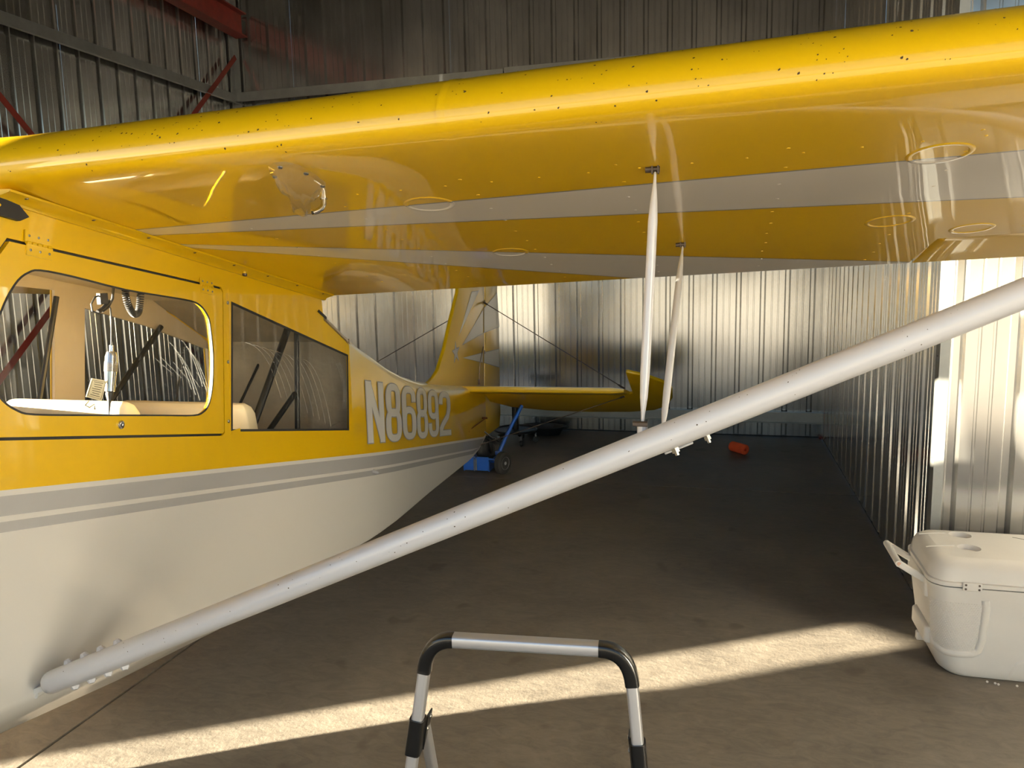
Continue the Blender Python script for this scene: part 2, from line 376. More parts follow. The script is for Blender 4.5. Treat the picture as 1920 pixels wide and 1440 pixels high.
ZC = [(-.3, .80), (.6, .72), (1.0, .70), (1.35, .642), (1.65, .592), (2.16, .505), (3.18, .405), (4.21, .335), (5.43, .235), (5.75, .235), (6.08, .275)]
ZS = [(2.74, 1.49), (3.05, 1.325), (3.17, 1.265), (3.52, 1.125), (3.85, 1.02), (4.19, .935), (4.78, .82), (5.3, .75), (6.1, .655)]
def wingz(X, Y):
    Xe = X if X > XC else 2 * XC - X
    return 1.807 - .19 * (Y - 1.65) + .038 * (Xe + .133)
# lower shell and stripes, and the tapering rear body
sta = [1.0, 1.2, 1.35, 1.7, 2.16, 2.5, 2.8, 3.0, 3.05, 3.17, 3.3, 3.52, 3.7, 3.85, 4.0, 4.19, 4.45, 4.78, 5.0, 5.3, 5.5, 5.75, 5.95, 6.08]
v = []; f = []; mi = []; rows = []
for Y in sta:
    wd = wid(Y); zc = interp(ZC, Y); zs = interp(ZS, Y); zz = [max(zc + .0005 * (5 - i), z1(Y) - o_) for i, o_ in enumerate(offs(Y))][::-1]
    full = Y >= 3.05
    ht = .085 * min(1, wd / .3) + .01
    bd = interp(BD, Y)
    r = [(0, zc - bd - .008), (wd * .76, zc - bd), (wd * .985, zc - .012), (wd, zc + .004)] + [(wd, q) for q in zz]
    r += [(wd, zs - .02), (wd * .93, zs + ht * .2), (wd * .75, zs + ht * .55), (wd * .4, zs + ht * .9), (0, zs + ht)]
    rows.append([Vector((XC + a, Y, b)) for a, b in r])
NR = len(rows[0])
bandm = [0, 0, 0, 0, 2, 0, 2, 0, 1, 1, 1, 1, 1]  # white 0, yellow 1, grey 2
for side in (1, -1):
    k = len(v)
    for r in rows: v += [Vector((XC + side * (p.x - XC), p.y, p.z)) for p in r]
    for i in range(len(sta) - 1):
        for j in range(NR - 1):
            if j >= 8 and sta[i] < 3.04: continue
            a = k + i * NR + j; f.append((a, a + NR, a + NR + 1, a + 1)); mi.append(bandm[j])
fus = mesh('fuselage', v, f, [white, yellow, grey], plane, True, mi=mi, auto=50)
# upper cabin sides with their openings
def YZ(X): return lambda y, z: Vector((X, y, z))
NX = XC + .36; FX = XC - .36
door = [(1.424, 1.692), (2.180, 1.566), (2.186, 1.556), (2.141, 1.112), (2.132, 1.108), (1.10, 1.31), (1.10, 1.36), (1.16, 1.41)]
dwin = [(1.335, 1.43), (1.349, 1.475), (1.371, 1.521), (1.40, 1.568), (1.433, 1.606), (1.464, 1.624), (1.498, 1.629), (1.59, 1.614), (1.764, 1.577), (1.93, 1.552), (2.03, 1.536), (2.072, 1.52), (2.098, 1.495), (2.112, 1.462), (2.116, 1.368), (2.106, 1.29), (2.092, 1.24), (2.072, 1.207), (2.045, 1.192), (2.0, 1.19), (1.859, 1.216), (1.6, 1.264), (1.44, 1.295), (1.395, 1.312), (1.36, 1.342), (1.34, 1.38)]
rwin = [(2.236, 1.52), (3.055 - .012, 1.262), (3.018, .945), (2.186, 1.107)]
def smooth_poly(P, m=3):
    out = []; n = len(P)
    for i in range(n):
        a, b, c, d = [Vector(P[(i + k) % n]) for k in (-1, 0, 1, 2)]
        for j in range(m):
            u = j / m; q = .5 * ((2 * b) + (c - a) * u + (2 * a - 5 * b + 4 * c - d) * u * u + (3 * b - a - 3 * c + d) * u ** 3); out.append((q.x, q.y))
    return out
dwin = smooth_poly(dwin)
gap = offset_poly(door, .0075)
top_e = [(Y, wingz(NX, Y) + .004) for Y in (1.42, 1.9, 2.4, 2.8)]
outer = [(1.0, z1(1.0)), (1.7, z1(1.7)), (2.5, z1(2.5)), (3.05, z1(3.05)), (3.05, 1.305), (3.0, 1.335), (2.84, 1.425), (2.83, 1.52)] + top_e[::-1] + [(1.37, 1.79), (1.06, 1.44), (1.0, 1.40)]
rw_in = [(2.236, 1.52), (3.03, 1.262), (3.005, .945), (2.186, 1.107)]
poly_mesh('cabin_side', outer, [gap, rw_in], YZ(NX), yellow, plane, .006, (-1, 0, 0))
fwA = [(1.35, 1.68), (1.47, 1.665), (2.24, 1.575), (2.19, 1.17), (1.40, 1.33), (1.22, 1.45)]
fwB = [(2.36, 1.508), (2.7, 1.412), (3.06, 1.285), (3.04, 1.02), (2.31, 1.11)]
outer_f = [(1.0, z1(1.0)), (1.7, z1(1.7)), (2.3, z1(2.3)), (3.05, z1(3.05)), (3.05, 1.33), (3.0, 1.36), (2.80, 1.47)] + [(Y, wingz(NX, Y) + .004) for Y in (2.8, 2.4, 1.9, 1.42)] + [(1.0, 1.42)]
farp = poly_mesh('cabin_side', outer_f, [fwA, fwB], YZ(FX), yellow, plane, .006, (-1, 0, 0))
poly_mesh('cabin_lining', offset_poly(outer_f, -.004), [offset_poly(fwA, -.003), offset_poly(fwB, -.003)], YZ(FX + .006), cream, plane, .012, (1, 0, 0))
# rear deck bridging both cabin sides
v = []; deck = [(2.74, 1.50), (2.84, 1.43), (3.0, 1.34), (3.05, 1.305)]
mb = MB(); rr = []
for Y, z in deck:
    zs = z; ht = .095
    rr.append([Vector((XC + s * .36 * q, Y, zs + ht * h)) for s, q, h in [(-1, 1, 0), (-1, .93, .2), (-1, .75, .55), (-1, .4, .9), (1, 0, 1), (1, .4, .9), (1, .75, .55), (1, .93, .2), (1, 1, 0)]])
mb.loft(rr, False, False); mb.build('rear_deck', yellow, plane, True)
# door
dr = poly_mesh('cabin_door', door, [dwin], YZ(NX + .003), yellow, plane, .012, (-1, 0, 0))
poly_mesh('door_seal', offset_poly(door, .02), [offset_poly(door, -.02)], YZ(NX - .0095), black, dr, .004, (-1, 0, 0))
poly_mesh('window_seal', offset_poly(dwin, .001), [offset_poly(dwin, -.0035)], YZ(NX + .0042), black, dr, .004, (-1, 0, 0))
pw = poly_mesh('window_pane', offset_poly(dwin, .004), [], YZ(NX - .0065), glass, dr)
poly_mesh('rear_window_seal', offset_poly(rw_in, .004), [offset_poly(rw_in, -.004)], YZ(NX + .0012), black, plane, .003, (-1, 0, 0))
rwp = poly_mesh('rear_window', offset_poly(rw_in, .003), [], YZ(NX - .003), tinted, plane)
# scratches on the panes
sc = MB()
for i in range(9):
    y0 = 2.30 + i * .045; z0 = 1.385 - i * .012; pts = [(NX - .0015, y0 + .26 * t * (1 - .25 * t), z0 - .05 * t - (.17 + .01 * i) * t * t) for t in [j / 10 for j in range(11)]]
    sc.tube(pts, .0006, 4)
for i in range(7):
    y0 = 2.93 + .01 * i; pts = [(NX - .0015, y0 + .05 * math.sin(t * 2.5), 1.24 - .2 * t) for t in [j / 8 for j in range(9)]]
    if max(p[1] for p in pts) < 3.0 + .01: sc.tube(pts, .0005, 4)
tag(sc.build('scratches', scratch, plane), kind='stuff')
sc = MB()
for i in range(6):
    y0 = 1.93 + .018 * i; sc.tube([(NX - .0055, y0 + .08 * t, 1.42 - .02 * (i % 3) - .05 * t - .1 * t * t) for t in [j / 6 for j in range(7)]], .0005, 4)
for i in range(5):
    sc.tube([(NX - .0055, 1.84 + .05 * i, 1.40 - .02 * i), (NX - .0055, 1.93 + .04 * i, 1.33 - .02 * i)], .0004, 4)
tag(sc.build('scratches', scratch, plane), kind='stuff')
# hinges and knob
def hinge(y, z, wdt, hgt, sl):
    d = Vector((0, 1, sl)).normalized(); u = Vector((0, 0, 1)); c = Vector((NX + .005, y, z)); rot = Matrix.Rotation(math.atan(sl), 3, 'X')
    mb = MB(); mb.box(c + u * hgt * .27, (.003, wdt, hgt * .46), 0, rot); mb.box(c - u * hgt * .27, (.003, wdt, hgt * .46), 0, rot)
    for i in range(5):
        e = c + d * wdt * (-.5 + i * .2); mb.tube([e + d * .002, e + d * (wdt * .2 - .002)], .0042, 8)
    h = mb.build('hinge', yellow, dr)
    ms = MB()
    for sx in (-.36, 0, .36):
        for sz in (-.28, .28): screw(ms, c + d * wdt * sx + u * hgt * sz + Vector((.0015, 0, 0)), (1, 0, 0), .0032, .002)
    ms.build('hinge_screws', steel, dr)
hinge(1.50, 1.686, .072, .058, -.17); hinge(2.108, 1.577, .062, .046, -.17)
mb = MB(); mb.lathe((NX + .003, 1.701, 1.221), [(.0115, 0), (.0115, .004), (.008, .006), (.006, .0062), (.0055, .004)], (1, 0, 0), 18); mb.build('door_knob', chrome, dr, True)
for yy, zz in ((2.213, 1.522), (2.192, 1.332), (2.172, 1.14)):
    mb = MB(); screw(mb, (NX + .0005, yy, zz), (1, 0, 0), .006, .003); mb.build('screw', steel, plane)
mb = MB(); mb.loft([[Vector((NX, 2.197 + .045 * (t), 1.112 + .455 * t)) + Vector(o) for o in ((0, -.0215, 0), (.002, -.0215, 0), (.002, -.019, 0), (0, -.019, 0))] for t in (0, 1)]); mb.build('door_post_edge', yellow, plane)
mb = MB(); mb.box((NX + .0, 2.205, 1.1), (.004, .05, .012)); mb.build('post_foot', yellow, plane)
# lap seam along the lower cabin
# wing root fairing strip
mb = MB(); ring = []
for Y in [1.40 + .05 * i for i in range(30)]:
    zw = wingz(NX, Y); ring.append([Vector((NX - .004, Y, zw - .022)), Vector((NX + .007, Y, zw - .021)), Vector((NX + .014, Y, zw - .012)), Vector((NX + .045, Y, zw - .0035)), Vector((NX + .047, Y, zw + .001)), Vector((NX - .004, Y, zw + .002))])
mb.loft(ring); fr = mb.build('root_fairing', yellow, plane, True)
mb = MB()
for i in range(8): screw(mb, (NX + .036, 1.45 + .19 * i, wingz(NX, 1.45 + .19 * i) - .005), (0, .1, -1), .0045, .003)
mb.build('fairing_screws', darkst, fr)
mb = MB(); mb.add([(NX + .003, 2.80, 1.47), (NX + .003, 2.86, 1.437), (NX + .003, 2.855, 1.427), (NX + .003, 2.79, 1.462)], [(0, 1, 2, 3)]); mb.build('gap_tape', black, plane, solid=.002)
# black seal at the windshield corner
b3 = [(1.20, 1.80), (1.36, 1.80), (1.452, 1.773), (1.475, 1.748), (1.45, 1.738), (1.40, 1.747), (1.30, 1.76), (1.20, 1.765)]
poly_mesh('windshield_seal', b3, [], YZ(NX + .012), black, plane, .012, (-1, 0, 0))
mb = MB(); mb.tube([(NX - .01, 1.05, 1.42), (NX - .008, 1.22, 1.60), (NX - .006, 1.40, 1.775)], .02, 10); mb.build('windshield_post', yellow, plane, True)
mb = MB(); mb.tube([(FX + .01, 1.05, 1.42), (FX + .008, 1.22, 1.60), (FX + .006, 1.40, 1.775)], .02, 10); mb.build('windshield_post', yellow, plane, True)
mesh('windshield', [(NX - .02, 1.03, 1.42), (FX + .02, 1.03, 1.42), (FX + .02, 1.39, 1.79), (NX - .02, 1.39, 1.79)], [(0, 1, 2, 3)], glass, plane)
# cabin roof, floor, bulkhead (interior)
def zr(Y): return wingz(NX, Y) - .03
mesh('headliner', [(NX - .012, 1.42, zr(1.42)), (FX + .02, 1.42, zr(1.42)), (FX + .02, 2.72, zr(2.72)), (NX - .012, 2.72, zr(2.72))], [(0, 1, 2, 3)], cream, plane, solid=.008)
mesh('rear_headliner', [(NX - .012, 2.72, zr(2.72)), (FX + .02, 2.72, zr(2.72)), (FX + .01, 3.07, 1.32), (NX - .012, 3.07, 1.32)], [(0, 1, 2, 3)], liner, plane, solid=.008)
mesh('rear_bulkhead', [(NX - .008, 3.075, 1.33), (FX + .008, 3.075, 1.33), (FX + .008, 3.05, .76), (NX - .008, 3.05, .76)], [(0, 1, 2, 3)], liner, plane, solid=.008)
mesh('cabin_floor', [(NX - .012, 1.0, .8), (FX + .02, 1.0, .8), (FX + .02, 3.3, .76), (NX - .02, 3.3, .76)], [(0, 1, 2, 3)], liner, plane, solid=.008)
mesh('baggage_shelf', [(NX - .012, 2.42, 1.035), (FX + .02, 2.42, 1.035), (FX + .02, 3.06, .915), (NX - .012, 3.06, .915)], [(0, 1, 2, 3)], liner, plane, solid=.01)
mesh('instrument_panel', [(NX - .02, 1.0, .8), (FX + .02, 1.0, .8), (FX + .02, 1.02, 1.42), (NX - .02, 1.02, 1.42)], [(0, 1, 2, 3)], black, plane, solid=.02)
mb = MB()
for q in ([(FX + .03, 2.66, 1.45), (FX + .05, 2.28, 1.0)],): pass
mb = MB(); mb.tube([pX(302, 612, FX + .05), pX(185, 785, FX + .05)], .011, 8); mb.build('frame_tube', tubem, plane, True)
mb = MB(); mb.tube([pX(541, 612, -1.70), pX(528, 650, -1.70), pX(470, 812, -1.70)], .0145, 10); mb.build('frame_tube', tubem, plane, True)
mb = MB(); mb.tube([pX(556, 618, -1.72), pX(558, 812, -1.72)], .011, 10); mb.build('frame_tube', tubem, plane, True)
mb = MB(); mb.tube([pX(553, 738, -1.72), pX(504, 808, -1.72)], .0115, 10); mb.build('frame_tube', tubem, plane, True)
mb = MB(); mb.tube([pX(492, 668, -2.0), pX(444, 770, -2.0)], .006, 8); mb.build('frame_tube', tubem, plane, True)
mb = MB(); mb.tube([pX(106, 556, FX + .03), pX(70, 778, FX + .03)], .009, 8); mb.build('window_frame_tube', tubem, plane, True)
mb = MB(); mb.tube([pX(345, 640, -2.05), pX(327, 785, -2.05)], .004, 6); mb.build('frame_tube', tubem, plane, True)
mb = MB(); mb.tube([pX(432, 768 - 32, FX + .1), pX(478, 728, FX + .1)], .01, 8); mb.build('cross_tube', blue, plane, True)
# rear baggage: black case with straps and a paper box
mb = MB(); mb.box(pX(577, 760, -1.95) + Vector((0, .02, -.06)), (.2, .09, .34)); mb.build('black_case', black, plane, bev=.02)
mb = MB(); c = pX(605, 775, -1.95); mb.box(c + Vector((0, .06, -.02)), (.16, .12, .12)); mb.build('document_box', cream, plane, bev=.008)
mb = MB(); c = pX(531, 780, -2.0); mb.box(c + Vector((0, .03, -.02)), (.1, .06, .13)); mb.build('document_box', cream, plane, bev=.008)
# seats
def seat(yc, ztop, wd, name='seat_back'):
    mb = MB(); rings = []
    for t in [0, .03, .08, .5, 1]:
        z = ztop - .5 * t; h = {0: .4, .03: .8, .08: 1}.get(t, 1)
        rings.append([Vector((XC + wd * .5 * (.86 + .14 * h) * sx * px_, yc + .09 * t + .045 * h * sy, z)) for px_, sx, sy in [(1, -1, -.6), (.9, -1, -1), (.9, 1, -1), (1, 1, -.6), (1, 1, .6), (.9, 1, 1), (.9, -1, 1), (1, -1, .6)]])
    mb.loft(rings); o = mb.build(name, seatm, plane, bev=.012); return o
fs_ = pX(95, 757, XC); rs0 = pX(345, 766, XC + .1)
seat(fs_.y + .06, fs_.z, .46)
seat(rs0.y + .12, rs0.z, .56)
# registration number on the side
def sidepos(Y, z, o=.0012): return Vector((XC + wid(Y) + o + (.0008 if Y > 3 else 0), Y, z))
def loop(cx, cy, rx, ry, a0=0, a1=360, n=36, e=.72):
    out = []
    for i in range(n + 1):
        t = R(a0 + (a1 - a0) * i / n); c, s = math.cos(t), math.sin(t)
        out.append((cx + rx * math.copysign(abs(c) ** e, c), cy + ry * math.copysign(abs(s) ** e, s)))
    return out
PX, PY = .145, .058
yb, yt, xa, xb = PY, 1 - PY, PX, 1 - PX
six = [loop(.5, (yb + .56) / 2, .5 - PX, (.56 - yb) / 2), loop(.5, .72, .5 - PX, yt - .72, 0, 180, 20) + [(xa, .6), (xa, .28)]]
GL = {'N': [[(xa, 0), (xa, 1)], [(xb, 0), (xb, 1)], [(xa, .97), (xb, .03)]],
      '8': [loop(.5, (yb + .5) / 2, .5 - PX, (.52 - yb) / 2), loop(.5, (yt + .5) / 2, .46 - PX, (yt - .48) / 2)],
      '6': six, '9': [[(1 - a, 1 - b) for a, b in s] for s in six],
      '2': [[(a, b) for a, b in loop(.5, .72, .5 - PX, yt - .72, 180, 0, 20)] + [(xb, .62), (.72, .44), (.3, .26), (xa, .16), (xa, .03)], [(xa - PX, yb), (1, yb)]]}
def stroke(pts, rx, ry):
    L = []; Rr = []; n = len(pts); closed = (Vector(pts[0]) - Vector(pts[-1])).length < 1e-6
    for i in range(n):
        if closed: a = pts[i - 1] if i else pts[-2]; b = pts[i + 1] if i < n - 1 else pts[1]
        else: a = pts[max(0, i - 1)]; b = pts[min(n - 1, i + 1)]
        t = Vector((b[0] - a[0], (b[1] - a[1]) * 1.3)).normalized(); nn = Vector((-t.y, t.x))
        L.append((pts[i][0] + nn.x * rx, pts[i][1] + nn.y * ry)); Rr.append((pts[i][0] - nn.x * rx, pts[i][1] - nn.y * ry))
    return L, Rr
def densify(p, m=6):
    if len(p) > 12: return p
    o = []
    for a, b in zip(p, p[1:]):
        for i in range(m): o.append((a[0] + (b[0] - a[0]) * i / m, a[1] + (b[1] - a[1]) * i / m))
    return o + [p[-1]]
chars = 'N86892'
spans = [(687, 719), (722.5, 751.5), (753.5, 779), (780.5, 801), (802.5, 821.5), (823, 844)]
def side_hit(px):
    Y = 3.5
    for _ in range(80):
        P = pX(px, 775, XC + wid(Y)); Y = .5 * Y + .5 * P.y
    return Y
def ztop(Y): return 1.117 - .191 * (Y - 3.26)
def zbot(Y): return .833 - .187 * (Y - 3.25)
for ch, (pa, pb) in zip(chars, spans):
    Ya, Yb = side_hit(pa), side_hit(pb)
    for mname, m_, gx, gy, o_ in (('registration_outline', grey, .035, .018, .0012), ('registration_character', white, 0, 0, .0022)):
        mb = MB()
        for li, st in enumerate(GL[ch]):
            st = densify(st)
            if ch == 'N' and li == 2: L, Rr = stroke(st, PX * .95 + gx, PY + gy)
            else: L, Rr = stroke(st, PX + gx, PY + gy)
            if gx and (Vector(st[0]) - Vector(st[-1])).length > .01:
                for S in (L, Rr):
                    d0 = Vector(S[0]) - Vector(S[1]); d0 = d0.normalized(); S[0] = (S[0][0] + d0.x * gx, S[0][1] + d0.y * gy)
                    d0 = (Vector(S[-1]) - Vector(S[-2])).normalized(); S[-1] = (S[-1][0] + d0.x * gx, S[-1][1] + d0.y * gy)
            def mp(q):
                Y = Ya + (Yb - Ya) * q[0]; a, b = zbot(Y), ztop(Y); return sidepos(Y, a + (b - a) * q[1], o_ + li * .0001)
            vv = []
            for a, b in zip(L, Rr): vv += [mp(a), mp(b)]
            mb.add(vv, [(2 * i, 2 * i + 1, 2 * i + 3, 2 * i + 2) for i in range(len(L) - 1)])
        mb.build(mname, m_, plane)
# nose: cowling and gear (stands outside the frame but carries the airplane and its shadow)
mb = MB(); rings = []
for Y, wd, za, zb_ in ((1.0, .36, .69, 1.40), (.5, .36, .72, 1.37), (.0, .34, .78, 1.33), (-.45, .28, .86, 1.28), (-.55, .15, 1.0, 1.2)):
    rings.append([Vector((XC + wd * a, Y, (za + zb_) / 2 + (zb_ - za) / 2 * b)) for a, b in ((-1, -.7), (-.7, -1), (.7, -1), (1, -.7), (1, .6), (.6, 1), (-.6, 1), (-1, .6))])
mb.loft(rings); mb.build('cowling', yellow, plane, True)
def wheel(mb, c, r, wd, ax=(1, 0, 0), mi=0, mh=1):
    c = Vector(c); ax = Vector(ax)
    mb.lathe(c, [(r * .55, -wd * .5), (r * .85, -wd * .5), (r * .97, -wd * .35), (r, -wd * .12), (r, wd * .12), (r * .97, wd * .35), (r * .85, wd * .5), (r * .55, wd * .5)], ax, 28, mi)
    mb.lathe(c, [(r * .12, -wd * .55), (r * .2, -wd * .4), (r * .5, -wd * .42), (r * .56, -wd * .52), (r * .56, wd * .52), (r * .5, wd * .42), (r * .2, wd * .4), (r * .12, wd * .6)], ax, 20, mh)
for s in (1, -1):
    mb = MB(); rings = []
    for t in (0, .2, .5, .8, 1):
        p = Vector((XC + s * (.30 + .62 * t), 1.08 + .02 * t, .70 - .42 * t - .06 * math.sin(t * 3.14))); rings.append([p + Vector((0, a, b)) for a, b in ((-.06, 0), (-.05, .012), (.05, .012), (.06, 0), (.05, -.012), (-.05, -.012))])
    mb.loft(rings); mb.build('gear_leg', white, plane, True)
    mb = MB(); wheel(mb, (XC + s * 1.0, 1.1, .25), .25, .17); mb.build('main_wheel', [tiremat, alu], plane, True)
# ---- wing
CH = 1.52; TH = math.atan(.19); ct, st_ = math.cos(TH), math.sin(TH)
UP = [(0, .030), (.0025, .042), (.006, .051), (.0125, .061), (.025, .075), (.045, .088), (.07, .1), (.1, .111), (.15, .119), (.2, .1215), (.3, .120), (.4, .111), (.5, .099), (.6, .083), (.7, .063), (.8, .043), (.9, .022), (1, .003)]
LO = [(.0025, .019), (.006, .014), (.0125, .009), (.025, .005), (.045, .0025), (.07, .001), (.1, 0), (.15, 0), (.3, 0), (.5, 0), (.7, 0), (.85, 0), (1, 0)]
def wp3(X, u, h):
    Ys = 2.87 - CH * ct + u * CH * ct + h * CH * st_
    z = wingz(X, 2.87) + CH * st_ - u * CH * st_ + h * CH * ct
    return Vector((X, Ys, z))
def wing(side):
    def sx(X): return X if side > 0 else 2 * XC - X
    root = None
    def section(X, umax=1):
        up = [p for p in UP if p[0] <= umax]; lo = [p for p in LO if p[0] <= umax]
        if umax < 1:
            a = [p for p in UP if p[0] > umax][0]; b = up[-1]; t = (umax - b[0]) / (a[0] - b[0]); up.append((umax, b[1] + (a[1] - b[1]) * t)); lo.append((umax, 0))
        return [wp3(X, u, h) for u, h in up] + [wp3(X, u, h) for u, h in lo[::-1]]
    def fix(rings): return [[Vector((sx(p.x), p.y, p.z)) for p in r] for r in rings]
    mb = MB(); UA = .765
    mb.loft(fix([section(x) for x in (-1.545, -1.3, -1.0, -.6, -.2, .2, .60)]))
    w_ = mb.build('wing', wingm, plane, True, auto=30)
    mb = MB(); mb.loft(fix([section(x, UA) for x in (.60, 1.0, 1.5, 2.2, 3.0, 3.15)])); w2 = mb.build('outer_wing_panel', wingm, plane, True, auto=30)
    # aileron: wedge, slightly drooped
    dro = R(5); rings = []
    for X in (.612, .63, 1.5, 3.08, 3.1):
        e = .6 if X in (.612, 3.1) else 1
        hp = wp3(X, UA + .012, .022); prof = [(0, -.016 * e), (.0, .012 * e), (.02, .028 * e), (.06, .03 * e), (.345, .003), (.345, -.003), (.05, -.026 * e), (.015, -.026 * e)]
        a = TH + dro; rings.append([hp + Vector((0, c * math.cos(a) + d * math.sin(a), -c * math.sin(a) + d * math.cos(a))) for c, d in prof])
    mb = MB(); mb.loft(fix(rings)); mb.build('aileron', yellow, w_, True, auto=30)
    return w_, w2
WR, WR2 = wing(1); WL, WL2 = wing(-1)
mb = MB(); mb.loft([[wp3(X, u, h) for u, h in UP] + [wp3(X, u, h) for u, h in LO[::-1]] for X in (-2.255, -1.545)][:0] or [[Vector((X, p.y, p.z)) for p in [wp3(-1.545, u, h) for u, h in UP] + [wp3(-1.545, u, max(h, .02)) for u, h in LO[::-1]]] for X in (2 * XC + 1.545, -1.545)]); mb.build('cabin_top', yellow, plane, True, auto=30)
NW = Vector((-.038, -.19, -1)).normalized()   # outward normal of the wing underside... pointing down
def under(px, py):
    n = Vector((-.038, .19, 1)); p0 = Vector((-.133, 1.65, 1.807)); r = ray(px, py); return CAMP + r * (n.dot(p0 - CAMP) / n.dot(r))
DN = Vector((.038, -.19, -1)).normalized()
def ring_at(p, r, name='inspection_ring', parent=WR, t=.0016):
    u = Vector((1, 0, .038)).normalized(); q = DN.cross(u).normalized(); mb = MB(); rings = []
    for i in range(33):
        a = 2 * math.pi * i / 32; d = u * math.cos(a) + q * math.sin(a); rings.append([p + d * (r + dx) + DN * dz for dx, dz in ((-.007, -.0005), (-.004, t), (.004, t), (.007, -.0005))])
    mb.loft(rings, True, False); return mb.build(name, wingm, parent, True)
for px, py, r in ((957, 473, .05), (805, 383, .055), (1762, 288, .055), (1668, 415, .055), (1822, 428, .05)): ring_at(under(px, py), r)
# rivet-like bumps along ribs
mb = MB()
for k in range(9):
    X = -1.25 + .33 * k + .05
    for j in range(11):
        Y = 1.62 + .115 * j
        if X > .55 and Y > 2.45: continue
        screw(mb, Vector((X + .004 * (j % 2), Y, wingz(X, Y))), DN, .004, .0012)
tag(mb.build('rib_stitching', wingm, WR), kind='stuff')
mb = MB()
for k in range(24):
    X = -.9 + .105 * k; screw(mb, wp3(X, .185, 0), DN, .003, .0015)
tag(mb.build('spar_rivets', wingm, WR), kind='stuff')
# leading edge skin lap seam
for X in (-.50,):
    mb = MB(); mb.loft([[wp3(X + dx, u, h) + dn for u, h in (UP[::-1][8:] + LO[:8]) for dn in (Vector((0, -.0004 - 0 * h, 0)),)] for dx in (0, .0)], False, False)
    pr = UP[::-1][7:] + LO[:7]; P = [wp3(X, u, h) for u, h in pr]; cc = wp3(X, .15, .05); rg = []
    for p in P:
        d = (p - cc).normalized() * .0012; rg.append([p - d, p + d + Vector((-.004, 0, 0)), p + d + Vector((.004, 0, 0)), p + Vector((.02, 0, 0)) - d])
    mb = MB(); mb.loft(rg, False, False); mb.build('skin_lap', wingm, WR, True)
# bug specks on the leading edge
def speck(mb, p, n, r):
    n = n.normalized(); u = n.orthogonal().normalized(); q = n.cross(u); a0 = random.random() * 6; k = random.choice((5, 6, 7))
    el = random.uniform(.5, 1)
    mb.add([p + n * .0007] + [p + n * .0002 + (u * math.cos(a0 + 6.283 * i / k) + q * el * math.sin(a0 + 6.283 * i / k)) * r * random.uniform(.6, 1.2) for i in range(k)], [(0, 1 + i, 1 + (i + 1) % k) for i in range(k)])
mb = MB(); allp = UP[::-1] + LO
for i in range(190):
    X = random.uniform(-1.5, 1.1); t = random.gauss(0, 1)
    k = len(UP) - 1 + int(round(random.gauss(-2.5, 2.2))); k = max(9, min(len(allp) - 8, k))
    (u0, h0), (u1, h1) = allp[k], allp[k + 1]; s = random.random(); p0 = wp3(X, u0, h0); p1 = wp3(X, u1, h1); p = p0.lerp(p1, s); n = Vector((0, 1, 0)) ; tg = (p1 - p0); n = Vector((0, tg.z, -tg.y)) * 1
    cc = wp3(X, .15, .06)
    if n.dot(p - cc) < 0: n = -n
    speck(mb, p, n, random.uniform(.0010, .0031))
    if random.random() < .35: speck(mb, p + Vector((random.uniform(-.02, .02), 0, 0)), n, .0012)
tag(mb.build('bug_specks', specm, WR), kind='stuff')
# fuel sight shield (clear) with screws, vent tube, drain
o1 = under(545, 312)
shield_px = [(503, 312), (513, 304), (535, 302), (560, 308), (590, 325), (611, 342), (610, 350), (598, 354), (588, 365), (583, 385), (580, 399), (572, 401), (556, 394), (545, 388), (541, 365), (533, 343), (520, 333), (507, 327)]
pts = [under(*p) for p in shield_px]; cen = sum(pts, Vector()) / len(pts); n = len(pts)
mb = MB(); base = [p + DN * .001 for p in pts]; lip = [cen + (p - cen) * .86 + DN * .004 for p in pts]; mid = [cen + (p - cen) * .78 + DN * .02 for p in pts]; top = [cen + (p - cen) * .6 + DN * .03 for p in pts]
mb.loft([base, lip, mid, top], True, False); k = len(mb.v) - n; mb.f.append(tuple(range(k, k + n))); mb.m.append(0)
shg = glass_mat('clear_shield', (.93, .93, .93, 1))
n_ = shg.node_tree.nodes; l_ = shg.node_tree.links; out_ = n_['Material Output']; src_ = out_.inputs[0].links[0].from_socket
df_ = n_.new('ShaderNodeBsdfDiffuse'); df_.inputs[0].default_value = (.8, .78, .75, 1); m3 = n_.new('ShaderNodeMixShader'); m3.inputs[0].default_value = .09; l_.new(src_, m3.inputs[1]); l_.new(df_.outputs[0], m3.inputs[2]); l_.new(m3.outputs[0], out_.inputs[0]); sh = mb.build('fuel_sight_shield', shg, WR, True)
for p in ((525, 310), (515, 328), (574, 322), (605, 346)): mb = MB(); screw(mb, under(*p) + DN * .003, DN, .0055, .004); mb.build('shield_screw', steel, WR)
p = under(607, 371); mb = MB(); mb.lathe(p, [(.009, 0), (.009, .003), (.006, .0035)], DN, 12)
mb.tube([p, p + DN * .014, p + DN * .024 + Vector((-.003, -.004, 0)), p + DN * .032 + Vector((-.01, -.014, 0)), p + DN * .035 + Vector((-.016, -.022, 0))], .0062, 12)
mb.build('vent_tube', chrome, WR, True)
e = p + DN * .035 + Vector((-.016, -.022, 0)); mb = MB(); d = Vector((-.6, -.8, -.2)).normalized(); mb.cyl(e - d * .001, e + d * .0012, .0045); mb.build('vent_mouth', black, WR)
p = under(459, 503); mb = MB(); mb.lathe(p, [(.009, 0), (.009, .012), (.007, .014), (.007, .018)], DN, 10); dd = mb.build('fuel_drain', yellow, WR, True)
mb = MB(); mb.lathe(p + DN * .018, [(.008, 0), (.008, .007), (.004, .009)], DN, 10); mb.build('drain_valve', darkst, WR, True)
